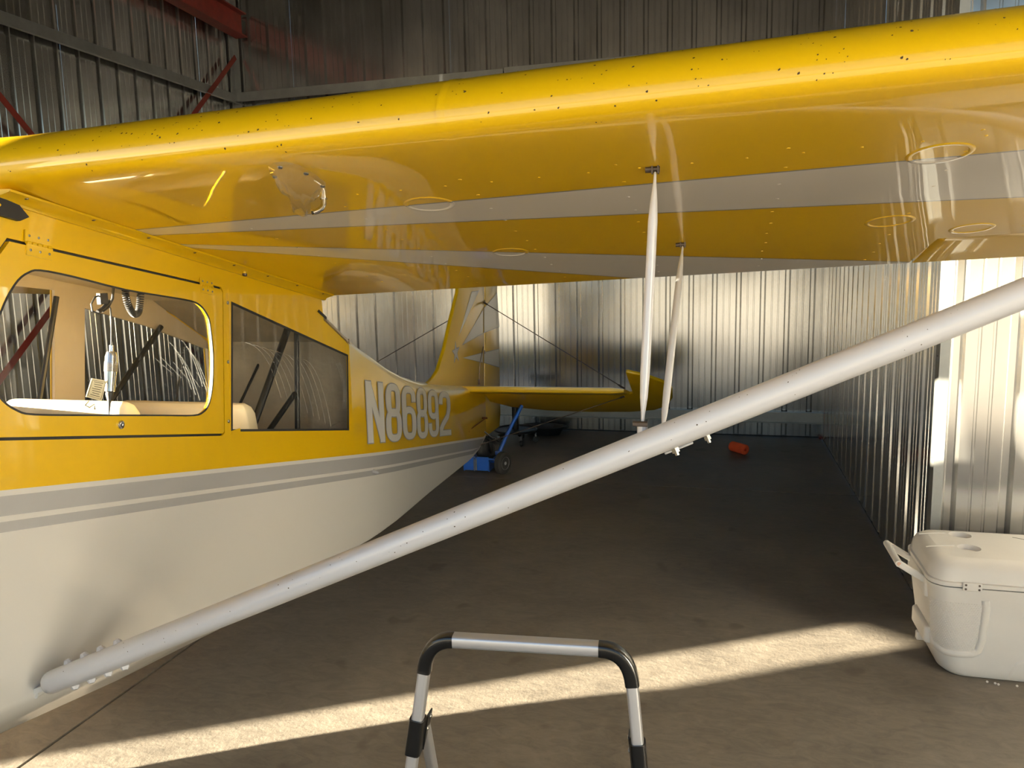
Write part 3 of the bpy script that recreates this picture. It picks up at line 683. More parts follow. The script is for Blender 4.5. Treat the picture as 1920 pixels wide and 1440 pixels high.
# ---- struts
A = Vector((-1.50, 1.372, .672)); B = Vector((1.25, 1.69, 1.852))
def strut(A, B, ch, th, name, blunt=True):
    d = (B - A).normalized(); cv = Vector((0, 1, -.19)); cv = (cv - d * cv.dot(d)).normalized(); nv = d.cross(cv).normalized(); n = 28
    def sec(p, s=1, sc=1):
        out = []
        for i in range(n):
            a = 2 * math.pi * i / n; x = math.cos(a); y = math.sin(a)
            xx = x * ch / 2; yy = y * th / 2 * (1 - .35 * x) ; out.append(p + cv * xx * s + nv * yy * sc)
        return out
    L = (B - A).length; rings = [sec(A - d * .01, .35, .5), sec(A, .6, .8), sec(A + d * .012, .78, .95), sec(A + d * .03, .95, 1)] + [sec(A + d * L * t) for t in (.05, .25, .5, .75, 1)]
    mb = MB(); mb.loft(rings); return mb.build(name, strutm, plane, True, auto=50), d, cv, nv
S1, d1, cv1, nv1 = strut(A, B, .106, .052, 'wing_strut')
A2 = Vector((-1.50, 1.47, .655)); B2 = Vector((1.25, 2.40, 1.70))
S2, d2, cv2, nv2 = strut(A2, B2, .085, .04, 'wing_strut')
# seam highlight line on the front strut, rivets at its foot
for s in (1, -1):
    mb = MB()
    for i in range(4): 
        p = A + d1 * (.075 + .047 * i) - nv1 * s * .022 - cv1 * .015
        mb = MB(); screw(mb, p - nv1*s*.001, -nv1 * s - cv1*.3, .010, .013); mb.build('strut_rivet', strutm, S1)
fm = MB(); fm.box(A + Vector((-.02, .01, -.012)), (.07, .05, .012), 0, Matrix.Rotation(-.41, 3, 'Y')); fm.tube([A + Vector((-.045, -.01, -.03)), A + Vector((-.045, .05, -.03))], .012, 10); fm.build('strut_fitting', white, plane)
mb = MB()
for i in range(85):
    t = random.uniform(.02, .98); sgn = random.gauss(-.15, .5); a = math.pi + sgn * 1.1; x = math.cos(a); y = math.sin(a)
    off = cv1 * x * .053 + nv1 * y * .026 * (1 - .35 * x); p = A.lerp(B, t) + off
    speck(mb, p, (cv1 * x / .053 + nv1 * y / .026), random.uniform(.0007, .0018))
tag(mb.build('bug_specks', specm, S1), kind='stuff')
def jury(top, bot, wd, name='jury_strut'):
    top = Vector(top); bot = Vector(bot); d = (bot - top).normalized(); sx = Vector((1, 0, 0)); sx = (sx - d * sx.dot(d)).normalized(); sy = d.cross(sx); L = (bot - top).length; mb = MB(); rings = []
    for t, w_, h_ in ((0, .25, .35), (.04, .35, .35), (.12, .75, .8), (.2, 1, 1), (.8, 1, 1), (.9, .8, .85), (.97, .4, .5), (1, .3, .35)):
        p = top + d * L * t; rings.append([p + sx * wd / 2 * w_ * math.cos(2 * math.pi * i / 12) + sy * wd * .85 * h_ * math.sin(2 * math.pi * i / 12) * (.8) for i in range(12)])
    mb.loft(rings); j = mb.build(name, strutm, plane, True, auto=60)
    m2 = MB(); m2.box(top + Vector((.006, 0, .012)), (.003, .016, .03)); m2.box(top + Vector((-.006, 0, .012)), (.003, .016, .03)); m2.cyl(top + Vector((-.02, 0, .006)), top + Vector((.009, 0, .006)), .0065, 10); m2.build('jury_clamp', darkst, j)
    return j
def on_line(A, B, X): return A.lerp(B, (X - A.x) / (B.x - A.x))
J1b = on_line(A, B, -.135) + nv1 * (.03 if nv1.z > 0 else -.03)
J2b = on_line(A2, B2, -.135) + Vector((0, 0, .02))
jury((-.133, 1.655, 1.795), J1b + Vector((0, .012, .012)), .0195)
jury(under(1280, 455) + DN * .012, J2b, .0195)
nz = nv1 if nv1.z > 0 else -nv1
c = on_line(A, B, -.115) + nz * .02 + cv1 * .04
rt = Matrix((d1, -cv1 if nz.dot(d1.cross(-cv1)) > 0 else cv1, nz)).transposed()
mb = MB(); mb.box(c, (.115, .05, .012), 0, rt); mb.tube([J1b + Vector((0, .012, -.035)), J1b + Vector((0, .012, .012))], .011, 8); mb.build('jury_bracket', strutm, plane, bev=.002)
mb = MB(); mb.box(c - nz * .05 + d1 * .03, (.06, .04, .005), 0, rt); mb.build('jury_bracket', strutm, plane, bev=.002)
for dx, r in ((.034, .0085), (.1, .007)):
    mb = MB(); q = on_line(A, B, -.125) - nz * .024 + d1 * dx; mb.tube([q, q - nz * .012, q - nz * .0121, q - nz * .018], [r, r, r * .55, r * .5], 6); mb.build('jury_bolt', steel, plane)
mb = MB(); q = J1b + Vector((0, 0, .012)); mb.tube([q + Vector((-.018, 0, 0)), q + Vector((.011, 0, 0))], .0055, 6); mb.build('jury_bolt', darkst, plane)
# ---- tail
def plate(name, pts, X, th, m, parent, bev=.008):
    return poly_mesh_b(name, pts, X, th, m, parent, bev)
def poly_mesh_b(name, pts, X, th, m, parent, bev):
    n = len(pts); v = [Vector((X - th / 2, a, b)) for a, b in pts] + [Vector((X + th / 2, a, b)) for a, b in pts]
    f = [tuple(range(n)), tuple(range(n, 2 * n))[::-1]] + [(i, (i + 1) % n, n + (i + 1) % n, n + i) for i in range(n)]
    return mesh(name, v, f, m, parent, bev=bev)
def T(px, py, X=XC + .014): p = pX(px, py, X); return (p.y, p.z)
fin_pts = [T(792, 722), T(804, 716), T(814, 706), T(822, 693), T(834, 655), T(846, 600), T(859, 548), (5.62, 1.72), (5.85, 1.90), (6.1, 1.98), (6.24, 1.96), (6.205, 1.39), (6.115, .42), (5.3, .66)]
fin = plate('fin', fin_pts, XC, .028, yellow, plane, .009)
rud = [(6.258, 1.96), (6.45, 1.92), (6.62, 1.75), T(933, 548), T(936, 600), T(937, 660), T(938, 740), T(939, 775), T(937, 800), T(903, 826), (6.128, .42), (6.222, 1.39)]
rudder = plate('rudder', rud, XC, .026, yellow, plane, .008)
XD = XC + .0155
for tri in ([(860, 631), (884.5, 548), (898, 545)], [(867, 647), (905.5, 582), (905.5, 624)], [(868, 671), (905, 662), (905, 679)]):
    poly_mesh('painted_ray_edge', offset_poly([T(*p, XD) for p in tri], .006), [], YZ(XD), grey, plane)
    poly_mesh('painted_ray', [T(*p, XD + .0008) for p in tri], [], YZ(XD + .0008), white, plane)
for q in ([(908, 578), (932, 550), (936, 612), (908, 623)], [(908, 661.5), (935.5, 655), (936, 688), (908, 679.5)]):
    poly_mesh('painted_ray_edge', offset_poly([T(*p, XD) for p in q], .006), [], YZ(XD), grey, rudder)
    poly_mesh('painted_ray', [T(*p, XD + .0008) for p in q], [], YZ(XD + .0008), white, rudder)
star = []
sc_ = pX(854.8, 661, XD)
for i in range(10):
    a = R(90 + 36 * i + 4); r = .078 if i % 2 == 0 else .03; star.append((sc_.y + r * math.cos(a), sc_.z + r * math.sin(a)))
poly_mesh('painted_star_edge', offset_poly(star, .006), [], YZ(XD), grey, plane); poly_mesh('painted_star', star, [], YZ(XD + .0008), white, plane)
# rudder hinges
mb = MB()
for zt in (1.36, .95, .56, .42):
    Yh = 6.112 + .09 * (zt - .4); mb.cyl((XC + .016, Yh, zt - .015), (XC + .016, Yh, zt + .015), .006, 8)
mb.build('rudder_hinges', darkst, rudder)
# stabiliser, elevator
for s in (1, -1):
    def SX(x): return XC + s * (x - XC)
    mb = MB(); rings = []
    def stz(Y): return .754 - .19 * (Y - 5.42)
    for X, yl, yt_, e in ((-1.87, 5.44, 5.99, 1), (-1.3, 5.5, 5.99, 1), (-.75, 5.555, 5.99, 1), (-.665, 5.575, 5.95, .6)):
        t = .024 * e; prof = [(yl, 0), (yl + .004, t * .8), (yl + .02, t), ((yl + yt_) / 2, t), (yt_, t * .8), (yt_, -t * .8), ((yl + yt_) / 2, -t), (yl + .02, -t), (yl + .004, -t * .8)]
        rings.append([Vector((SX(X), Y, stz(Y) + .012 * (X + 1.9) / 1.2 + h)) for Y, h in prof])
    mb.loft(rings); stab = mb.build('stabilizer', yellow, plane, True, auto=40)
    # elevator: hinge Y=6.0, drooped
    hz = stz(6.0); dr_ = R(31); outl = [(-1.86, 0, .02), (-.66, 0, 0), (-.655, -.03, 0)]
    pl = [(-1.86, .01), (-1.86, .22), (-1.70, .34), (-1.40, .40), (-1.05, .41), (-.7, .385), (-.5, .33), (-.39, .22), (-.345, .06), (-.34, -.12), (-.40, -.25), (-.52, -.36), (-.655, -.43), (-.66, -.41), (-.645, -.02), (-.70, .01)]
    def E3(X, c, h):
        cc = c * math.cos(dr_) + h * math.sin(dr_); zz = -c * math.sin(dr_) + h * math.cos(dr_)
        return Vector((SX(X), 6.005 + cc, hz + .012 + zz))
    n = len(pl); v = [E3(x, c, .014) for x, c in pl] + [E3(x, c, -.014) for x, c in pl]
    f = [tuple(range(n)), tuple(range(n, 2 * n))[::-1]] + [(i, (i + 1) % n, n + (i + 1) % n, n + i) for i in range(n)]
    mesh('elevator', v, f, yellow, plane, bev=.009)
# brace wires
def wire(a, b, r=.0035): mb = MB(); mb.cyl(a, b, r, 6); mb.lathe(a, [(r * 2.2, 0), (r * 2.2, .03), (r, .045)], Vector(b) - Vector(a), 8); mb.lathe(b, [(r * 2.2, 0), (r * 2.2, .05), (r, .065)], Vector(a) - Vector(b), 8); return mb.build('brace_wire', darkst, plane, True)
wire(pX(907, 567, XC + .02), (-.70, 5.93, .70)); wire(Vector((XC - .02, 6.18, 1.36)), (2 * XC + .70, 5.93, .70))
wire((-.70, 5.93, .64), (XC + .06, 5.80, .245)); wire((2 * XC + .70, 5.93, .64), (XC - .06, 5.80, .245))
a = pX(876, 809, XC + .11); b = pX(911, 784, XC + .09); mb = MB(); mb.cyl(a, b, .005, 8); mb.cyl(a + Vector((-.05, 0, 0)), a + Vector((.012, 0, 0)), .009, 8); mb.cyl(b + Vector((-.07, 0, 0)), b + Vector((.012, 0, 0)), .008, 8); mb.build('control_rod', mat('rusty_steel', rgb(96, 50, 28), .6, metal=.5), plane, True)
mb = MB(); mb.tube([pX(906, 650, XC + .03), pX(900, 680, XC + .03), pX(898, 722, XC + .03)], .003, 6); mb.lathe(pX(898, 716, XC + .03), [(.009, -.02), (.009, .02)], (0, 0, 1), 8); mb.build('trim_cable', darkst, plane)
# small belly antenna on stripe
p = Vector((XC + wid(3.24), 3.235, .70)); mb = MB(); mb.lathe(p, [(.012, 0), (.012, .012), (.004, .03)], (1, 0, -.2), 8); mb.build('side_stub', grey, plane, True)
# tail spring, tail wheel
mb = MB(); rings = []
for t in (0, .3, .6, 1):
    p = Vector((XC, 5.82 + .26 * t, .23 - .03 * t + .0 * t)); rings.append([p + Vector((a, 0, b + .03)) for a, b in ((-.03, -.012), (.03, -.012), (.03, .012), (-.03, .012))])
mb.loft(rings); mb.build('tail_spring', tubem, plane)
mb = MB(); mb.cyl((XC, 6.06, .30), (XC + .01, 6.09, .22), .026, 12); mb.tube([(XC + .01, 6.08, .27), (XC + .075, 6.03, .235), (XC + .085, 6.06, .125)], .014, 8); mb.tube([(XC + .01, 6.08, .27), (XC - .0, 6.17, .24), (XC - .01, 6.15, .125)], .012, 8); mb.tube([(XC + .02, 6.05, .24), (XC + .09, 6.05, .265), (XC + .15, 6.07, .225)], .012, 8); mb.tube([(XC + .0, 5.98, .27), (XC + .05, 6.0, .31), (XC + .11, 6.03, .25)], .008, 8); mb.build('tail_fork', tubem, plane, True)
mb = MB(); wheel(mb, (-1.862, 6.10, .145), .108, .06, (.75, -.66, 0)); mb.build('tail_wheel', [tiremat, tubem], plane, True)
# ------------------------------------------------------------------ hanging things in the cabin
it = empty('inspection_lamp', pX(208, 693, -1.63), 'polished metal lamp body hanging on a cord behind the door window', 'lamp')
def Q(px, py, X=-1.63): return pX(px, py, X)
ax = (Q(206, 735) - Q(209, 663)).normalized(); p0 = Q(209, 660)
L = (Q(206, 735) - Q(209, 660)).length
mb = MB(); mb.lathe(p0, [(.003, -.02), (.006, -.018), (.006, -.002), (.013, 0), (.0165, L * .12), (.0165, L * .22), (.0175, L * .25), (.0165, L * .5), (.0135, L * .85), (.0135, L * .98), (.004, L)], ax, 24); mb.build('lamp_body', chrome, it, True)
mb = MB()
for i in range(9): mb.lathe(p0 + ax * L * (.27 + .025 * i), [(.0172, 0), (.0178, .001), (.0172, .002)], ax, 20)
mb.build('grip_rings', steel, it, True)
mb = MB(); mb.lathe(p0 + ax * L, [(.01, 0), (.011, .006), (.004, .03), (.002, .06)], ax, 12); mb.tube([p0 + ax * (L + .05), p0 + ax * (L + .085)], .002, 6); mb.build('lower_cord', black, it, True)
mb = MB(); mb.tube([Q(190, 553), Q(178, 557), Q(171, 570), Q(173, 583), Q(184, 588), Q(196, 580), Q(200, 570)], .0025, 8); mb.tube([Q(183, 585), Q(192, 579), Q(206, 565)], .0055, 8); mb.tube([Q(213, 535), Q(211, 560), Q(203, 576), Q(192, 584)], .0035, 8); mb.tube([Q(199, 568), Q(207, 578), Q(209, 600), Q(209, 655)], .0022, 8); mb.box(Q(192, 560), (.012, .028, .03)); mb.build('cord', black, it, True)
ck = empty('coiled_cord', Q(245, 570, -1.7), 'black coiled headset cord looping down from the cabin roof behind the door window', 'cord')
pts = []; key = [Q(235, 528), Q(236, 555), Q(243, 578), Q(252, 589), Q(260, 584), Q(263, 560), Q(264, 530)]
def cr(P, t):
    n = len(P) - 1; t = min(t * n, n - 1e-6); i = int(t); u = t - i; a, b, c, d = P[max(i - 1, 0)], P[i], P[i + 1], P[min(i + 2, n)]
    return .5 * ((2 * b) + (c - a) * u + (2 * a - 5 * b + 4 * c - d) * u * u + (3 * b - a - 3 * c + d) * u ** 3)
N_ = 560
for i in range(N_):
    t = i / (N_ - 1); c = cr(key, t); tg = (cr(key, min(1, t + .01)) - cr(key, max(0, t - .01))).normalized(); u = Vector((1, 0, 0)); u = (u - tg * u.dot(tg)).normalized(); q = tg.cross(u); a = t * 2 * math.pi * 40
    pts.append(c + (u * math.cos(a) + q * math.sin(a)) * .0085)
mb = MB(); mb.tube(pts, .0021, 5); mb.build('coil', black, ck, True)
mb = MB(); mb.tube([cr(key, 0), cr(key, 0) + Vector((0, 0, .05))], .004, 8); mb.build('cord_end', black, ck)
tg_ = empty('paper_tag', Q(180, 730), 'cream printed paper tag hanging by the front seat top behind the door window', 'tag')
cs = [Q(172, 709), Q(200, 714), Q(190, 752), Q(161, 744)]
mesh('tag_card', cs, [(0, 1, 2, 3)], paper, tg_, solid=.0015)
cc = sum(cs, Vector()) / 4; mb = MB()
for i in range(7):
    a = cs[0].lerp(cs[3], .16 + .11 * i); b = cs[1].lerp(cs[2], .16 + .11 * i); a2 = a.lerp(b, .2 + .05 * (i % 3)); b2 = a.lerp(b, .8 - .06 * (i % 2)); mb.tube([a2 + Vector((.002, -.001, 0)), b2 + Vector((.002, -.001, 0))], .0007, 4)
q = [c.lerp(cc, .16) + Vector((.002, -.001, 0)) for c in cs]; mb.tube(q + [q[0]], .0006, 4)
tag(mb.build('tag_print', ink, tg_), kind='stuff')
mb = MB(); mb.tube([Q(166, 752), Q(160, 760), Q(168, 764), Q(176, 758), Q(178, 768)], .0025, 6); mb.build('tag_string', paper, tg_)

# ------------------------------------------------------------------ cooler
co = empty('cooler', (1.28, 3.38, 0), 'large white plastic ice cooler with side handle standing by the corrugated wall corner', 'cooler')
def rrect(x0, x1, y0, y1, z, r, n=6):
    out = []
    for cx, cy, a in ((x1 - r, y1 - r, 0), (x0 + r, y1 - r, 90), (x0 + r, y0 + r, 180), (x1 - r, y0 + r, 270)):
        for i in range(n + 1): t = R(a + 90 * i / n); out.append(Vector((cx + r * math.cos(t), cy + r * math.sin(t), z)))
    return out
cx0, cx1, cy0, cy1 = .795, 1.80, 3.155, 3.60
mb = MB(); rings = []
for z, ins, r in ((.004, .085, .06), (.02, .062, .08), (.05, .05, .085), (.10, .038, .085), (.25, .018, .08), (.36, .004, .075), (.372, .0, .07), (.378, .0, .07)): rings.append(rrect(cx0 + ins, cx1 - ins, cy0 + ins * .55, cy1 - ins * .4, z, r))
mb.loft(rings); body = mb.build('body', plast, co, True, auto=50)
mb = MB(); mb.loft([rrect(cx0 + .008, cx1 - .008, cy0 + .008, cy1 - .008, z, .065) for z in (.376, .384)]); mb.build('lid_gap', plast2, co, True)
# lid with cup recesses
lid_r = [rrect(cx0 - .002, cx1 + .002, cy0 - .002, cy1 + .002, .383, .072), rrect(cx0 - .002, cx1 + .002, cy0 - .002, cy1 + .002, .398, .072), rrect(cx0 + .006, cx1 - .006, cy0 + .006, cy1 - .006, .40, .07), rrect(cx0 + .012, cx1 - .012, cy0 + .014, cy1 - .012, .44, .07), rrect(cx0 + .022, cx1 - .022, cy0 + .026, cy1 - .022, .462, .07), rrect(cx0 + .04, cx1 - .04, cy0 + .05, cy1 - .04, .474, .065), rrect(cx0 + .06, cx1 - .06, cy0 + .07, cy1 - .06, .477, .06)]
mb = MB(); mb.loft(lid_r, True, False); lid = mb.build('lid', plast, co, True, auto=60)
cups = [pZ(1800, 1003, .477), pZ(1817, 1027, .477)]
holes = [[(c.x + .042 * math.cos(R(15 * i)), c.y + .042 * math.sin(R(15 * i))) for i in range(24)] for c in cups]
poly_mesh('lid_top', [(p.x, p.y) for p in lid_r[-1]], holes, lambda a, b: Vector((a, b, .477)), plast, lid)
for c in cups:
    mb = MB(); mb.loft([[Vector((c.x + r * math.cos(R(15 * i)), c.y + r * math.sin(R(15 * i)), z)) for i in range(24)] for r, z in ((.042, .477), (.038, .470), (.034, .458), (.001, .457))], True, False); mb.build('cup_holder', plast, lid, True, auto=60)
    mb = MB(); rg = []
    for i in range(13):
        t = i / 12; p = Vector((c.x - .05 - .11 * t, c.y + .012 - .03 * t * t, .4775)); rg.append([p + Vector((0, a, b)) for a, b in ((-.006, -.001), (-.003, .0035 * (1 - t)), (.003, .0035 * (1 - t)), (.006, -.001))])
    mb.loft(rg, False, False); mb.build('moulded_rib', plast, lid, True)
mb = MB(); rg = []; rc = Vector((1.13, 3.385, .477))
for i in range(41):
    t = R(-70 + 140 * i / 40); d = Vector((math.cos(t) * .13, math.sin(t) * .13, 0)); u = d.normalized(); rg.append([rc + d + u * a + Vector((0, 0, b)) for a, b in ((-.0015, 0), (-.0008, .001), (.0008, .001), (.0015, 0))])
mb.loft(rg, False, False); mb.build('lid_emblem_ring', plast2, lid)
hp = pY(1823.5, 1093, cy0 - .004)
for hx in (hp.x, hp.x + .5):
    mb = MB(); mb.box((hx, cy0 - .007, .388), (.066, .006, .032)); hg = mb.build('lid_hinge', plast, co, bev=.003)
    mb = MB()
    for a in (-.023, .023):
        for b in (-.008, .008): screw(mb, (hx + a, cy0 - .010, .388 + b), (0, -1, 0), .0042, .0025)
    mb.build('hinge_screws', darkst, hg)
# textured corner panel with raised frame
def bodyface(X, z, o=0):    # front face point at height z; rounds into the left end
    ins = interp([(.004, .085), (.02, .062), (.05, .05), (.10, .038), (.25, .018), (.36, .004), (.372, 0)], z); r = interp([(.004, .06), (.05, .085), (.25, .08), (.37, .07)], z)
    xl = cx0 + ins; yf = cy0 + ins * .55
    # X used as arc parameter measured from the corner tangent (xl+r)
    s = X - (xl + r)
    if s >= 0: return Vector((X, yf - o, z))
    a = min(-s / r, 1.6); return Vector((xl + r - (r + o) * math.sin(a), yf + r - (r + o) * math.cos(a), z))
fr_pts = [(.985, .335), (.99, .30), (.985, .17), (.975, .125), (.955, .105), (.86, .098), (.80, .112), (.775, .14)]
mb = MB(); rg = []
dense = []
for a, b in zip(fr_pts, fr_pts[1:]):
    for i in range(5): dense.append((a[0] + (b[0] - a[0]) * i / 5, a[1] + (b[1] - a[1]) * i / 5))
dense.append(fr_pts[-1])
for i, p in enumerate(dense):
    a = Vector(dense[max(0, i - 1)]); b = Vector(dense[min(len(dense) - 1, i + 1)]); t = (b - a).normalized(); nn = Vector((-t.y, t.x)); rg.append([bodyface(p[0] + nn.x * k, p[1] + nn.y * k, o_) for k, o_ in ((-.015, -.001), (-.011, .005), (.009, .006), (.014, -.001))])
mb.loft(rg, False, False); mb.build('panel_frame', plast, co, True, auto=70)
mb = MB()
for i in range(22):
    for j in range(26):
        X = .785 + .0088 * i + (.0044 if j % 2 else 0); z = .125 + .0076 * j
        p = bodyface(X, z, .0002); q = bodyface(X, z, .003); n_ = (q - p).normalized(); u = Vector((0, 0, 1)); s_ = n_.cross(u)
        k = .0026; mb.add([p + s_ * k, p + u * k, p - s_ * k, p - u * k, q], [(0, 1, 4), (1, 2, 4), (2, 3, 4), (3, 0, 4)])
tag(mb.build('grip_texture', plast, co), kind='stuff')
mb = MB(); ar = [(1.09, .012), (1.10, .05), (1.115, .085), (1.14, .1), (1.3, .1), (1.5, .1), (1.53, .08), (1.55, .012)]; rg = []
for i, p in enumerate(ar):
    a = Vector(ar[max(0, i - 1)]); b = Vector(ar[min(len(ar) - 1, i + 1)]); t = (b - a).normalized(); nn = Vector((-t.y, t.x)); rg.append([bodyface(p[0] + nn.x * k, p[1] + nn.y * k, o_) for k, o_ in ((-.006, -.001), (-.002, .005), (.004, .005), (.012, -.001))])
mb.loft(rg, False, False); mb.build('foot_arch', plast, co, True)
# side handle
yn, yf_ = 3.27, 3.50
gp = pY(1685, 1056, yn); gf = Vector((gp.x, yf_, gp.z)); an = Vector((cx0 + .012, yn, .355)); af = Vector((cx0 + .012, yf_, .355))
mb = MB(); mb.tube([gp + Vector((0, -.008, 0)), gf + Vector((0, .008, 0))], .0135, 16); hd = mb.build('handle', plast, co, True)
for a, b in ((gp, an), (gf, af)):
    mb = MB(); d = (b - a); mb.box((a + b) / 2 + Vector((0, .0, 0)), (d.length, .022, .026), 0, d.to_track_quat('X', 'Z').to_matrix()); mb.build('handle_arm', plast, hd, bev=.006)
mb = MB(); mb.cyl(gp + Vector((0, -.0105, 0)), gp + Vector((0, -.0075, 0)), .0075, 12); mb.build('handle_bore', mat('pinkish_plug', rgb(200, 160, 140), .6), hd)
mb = MB(); mb.box((cx0 + .012, (yn + yf_) / 2, .34), (.03, .30, .085)); mb.build('handle_mount', plast, co, bev=.012)
mb = MB(); mb.box((cx0 + .03, 3.36, .085), (.05, .03, .035)); mb.build('drain_plug', plast, co, bev=.006)
mb = MB(); mb.loft([rrect(cx0 + .01, cx0 + .07, 3.25, 3.48, z, .02) for z in (.10, .17)]); mb.build('lower_grip', plast, co, bev=.01)
mb = MB()
for p in ((1851, 1278), (1866, 1281), (1872, 1283), (1907, 1286)):
    c = pZ(p[0], p[1], .004); mb.lathe(c, [(.003, -.004), (.005, 0), (.003, .003)], (0, 0, 1), 8)
tag(mb.build('plastic_crumbs', plast), 'tiny white crumbs on the concrete along the cooler foot', 'debris', kind='stuff')

# ------------------------------------------------------------------ step stool in front
st = empty('step_stool', (-.36, 1.2, 0), 'aluminium folding step stool with rounded black-cornered top handle in the foreground', 'step stool')
a0 = Vector((-.5, 1.372, .884)); b0 = Vector((-.214, 1.398, .884)); hd_ = (b0 - a0).normalized()
def box_tube(mb, pts, wd, th, mi=0, side=None):
    rings = []
    pts = [Vector(p) for p in pts]
    for i, p in enumerate(pts):
        t = (pts[min(i + 1, len(pts) - 1)] - pts[max(i - 1, 0)]).normalized(); fwd = Vector((-hd_.y, hd_.x, 0)); fwd = (fwd - t * fwd.dot(t)).normalized(); q = t.cross(fwd)
        r = .3; prof = []
        for k in range(16):
            a = 2 * math.pi * (k + .5) / 16; c, s = math.cos(a), math.sin(a); prof.append(p + fwd * (th / 2) * math.copysign(abs(c) ** .45, c) + q * (wd / 2) * math.copysign(abs(s) ** .45, s))
        rings.append(prof)
    mb.loft(rings, mi=mi)
mb = MB(); box_tube(mb, [a0, b0], .0255, .03); mb.build('top_bar', alu, st, True)
leg_l = Vector((-.561, 1.366, .815)); leg_r = Vector((-.152, 1.405, .815)); 
down_l = Vector((-.045, -.02, -.30)).normalized(); down_r = Vector((.03, -.02, -.30)).normalized()
def bez(a, b, c, n=9): return [a * (1 - t) ** 2 + b * 2 * t * (1 - t) + c * t * t for t in [i / n for i in range(n + 1)]]
for a, c, dn, hx in ((a0, leg_l, down_l, -1), (b0, leg_r, down_r, 1)):
    corner = c - dn * ((c.z - a.z) / dn.z) * 1.0; corner = Vector((c.x - dn.x * .2 * .3, c.y, a.z + 0))
    mb = MB(); box_tube(mb, [a + hd_ * (-hx) * .001] + bez(a, corner, c) + [c + dn * .001], .0275, .032); mb.build('corner_elbow', blackpl, st, True)
    foot = c + dn * (c.z / -dn.z)
    mb = MB(); box_tube(mb, [c, c + dn * .7, foot + Vector((0, 0, .02))], .0235, .03); lg = mb.build('front_leg', alu, st, True)
    mb = MB(); box_tube(mb, [foot + Vector((0, 0, .04)), foot], .032, .04); mb.build('rubber_foot', blackpl, st, True)
    br = c + dn * (.10 if hx < 0 else .113); mb = MB(); box_tube(mb, [br, br + dn * .075], .031, .038); bk = mb.build('hinge_bracket', blackpl, st, True)
    mb = MB(); fw = Vector((-hd_.y, hd_.x, 0)); inn = Vector((-hx, 0, 0))
    q = br + fw * .012; mb.add([q + inn * .0155, q + inn * .0155 + fw * .035 + dn * .005, q + inn * .0155 + fw * .03 + dn * .03, q + inn * .0155 + dn * .075, q + inn * .0185, q + inn * .0185 + fw * .035 + dn * .005, q + inn * .0185 + fw * .03 + dn * .03, q + inn * .0185 + dn * .075], [(0, 1, 2, 3), (7, 6, 5, 4), (0, 4, 5, 1), (1, 5, 6, 2), (2, 6, 7, 3), (3, 7, 4, 0)]); mb.build('bracket_plate', blackpl, bk)
    mb = MB(); screw(mb, q + inn * .0185 + fw * .022 + dn * .014, inn, .005, .003); mb.build('rivet', steel, bk); mb = MB(); screw(mb, q + inn * .0185 + fw * .008 + dn * .032, inn, .005, .003); mb.build('rivet', steel, bk)
    rf_ = Vector((foot.x - hx * .03, foot.y + .42, .0)); r0 = br + fw * .03 + dn * .03 + inn * .008
    mb = MB(); box_tube(mb, [r0, rf_ + Vector((0, 0, .02))], .02, .028); mb.build('rear_leg', alu, st, True)
    mb = MB(); box_tube(mb, [rf_ + Vector((0, 0, .035)), rf_], .028, .036); mb.build('rubber_foot', blackpl, st, True)
for z, y in ((.46, 1.30), (.23, 1.24)):
    mb = MB(); mb.box((-.355, y - .06, z), (.43, .24, .03)); mb.build('step', blackpl, st, bev=.008)

# ------------------------------------------------------------------ tail dolly
dl = empty('tow_dolly', (-1.82, 5.9, 0), 'blue two-wheeled tow dolly with long blue handle under the airplane tail wheel', 'dolly')
mb = MB(); x0_, x1_, yy0 = -1.985, -1.775, 5.84
mb.box((-1.935, yy0, .083), (.10, .012, .11)); mb.box((-1.825, yy0, .083), (.10, .012, .11)); mb.box((-1.88, yy0 + .17, .03), (.21, .34, .008)); mb.box((-1.985, yy0 + .17, .06), (.008, .34, .08)); mb.box((-1.775, yy0 + .17, .06), (.008, .34, .08)); mb.build('tray', blue, dl)
mb = MB(); mb.box((-1.88, yy0 - .008, .08), (.012, .006, .10)); mb.box((-1.895, yy0 - .008, .08), (.006, .006, .115)); mb.build('tray_latch', steel, dl)
mb = MB(); mb.box((-1.78, yy0 - .005, .125), (.24, .012, .012)); mb.tube([(-2.1, 6.0, .09), (-1.66, 5.86, .09)], .009, 8); mb.build('axle', blue, dl)
for wx in (-1.665, -2.10):
    mb = MB(); wheel(mb, (wx, 5.86 if wx > -2 else 6.0, .092), .092, .055, (.93, -.33, 0)); mb.build('wheel', [tiremat, alu], dl, True)
mb = MB(); mb.tube([(-1.725, 5.90, .09), (-1.715, 5.94, .16), (-1.67, 6.03, .29), (-1.585, 6.20, .50)], .016, 10); hb = mb.build('handle', blue, dl, True)
mb = MB(); mb.box((-1.715, 5.925, .16), (.05, .045, .03)); mb.build('handle_clamp', blue, dl, bev=.004)
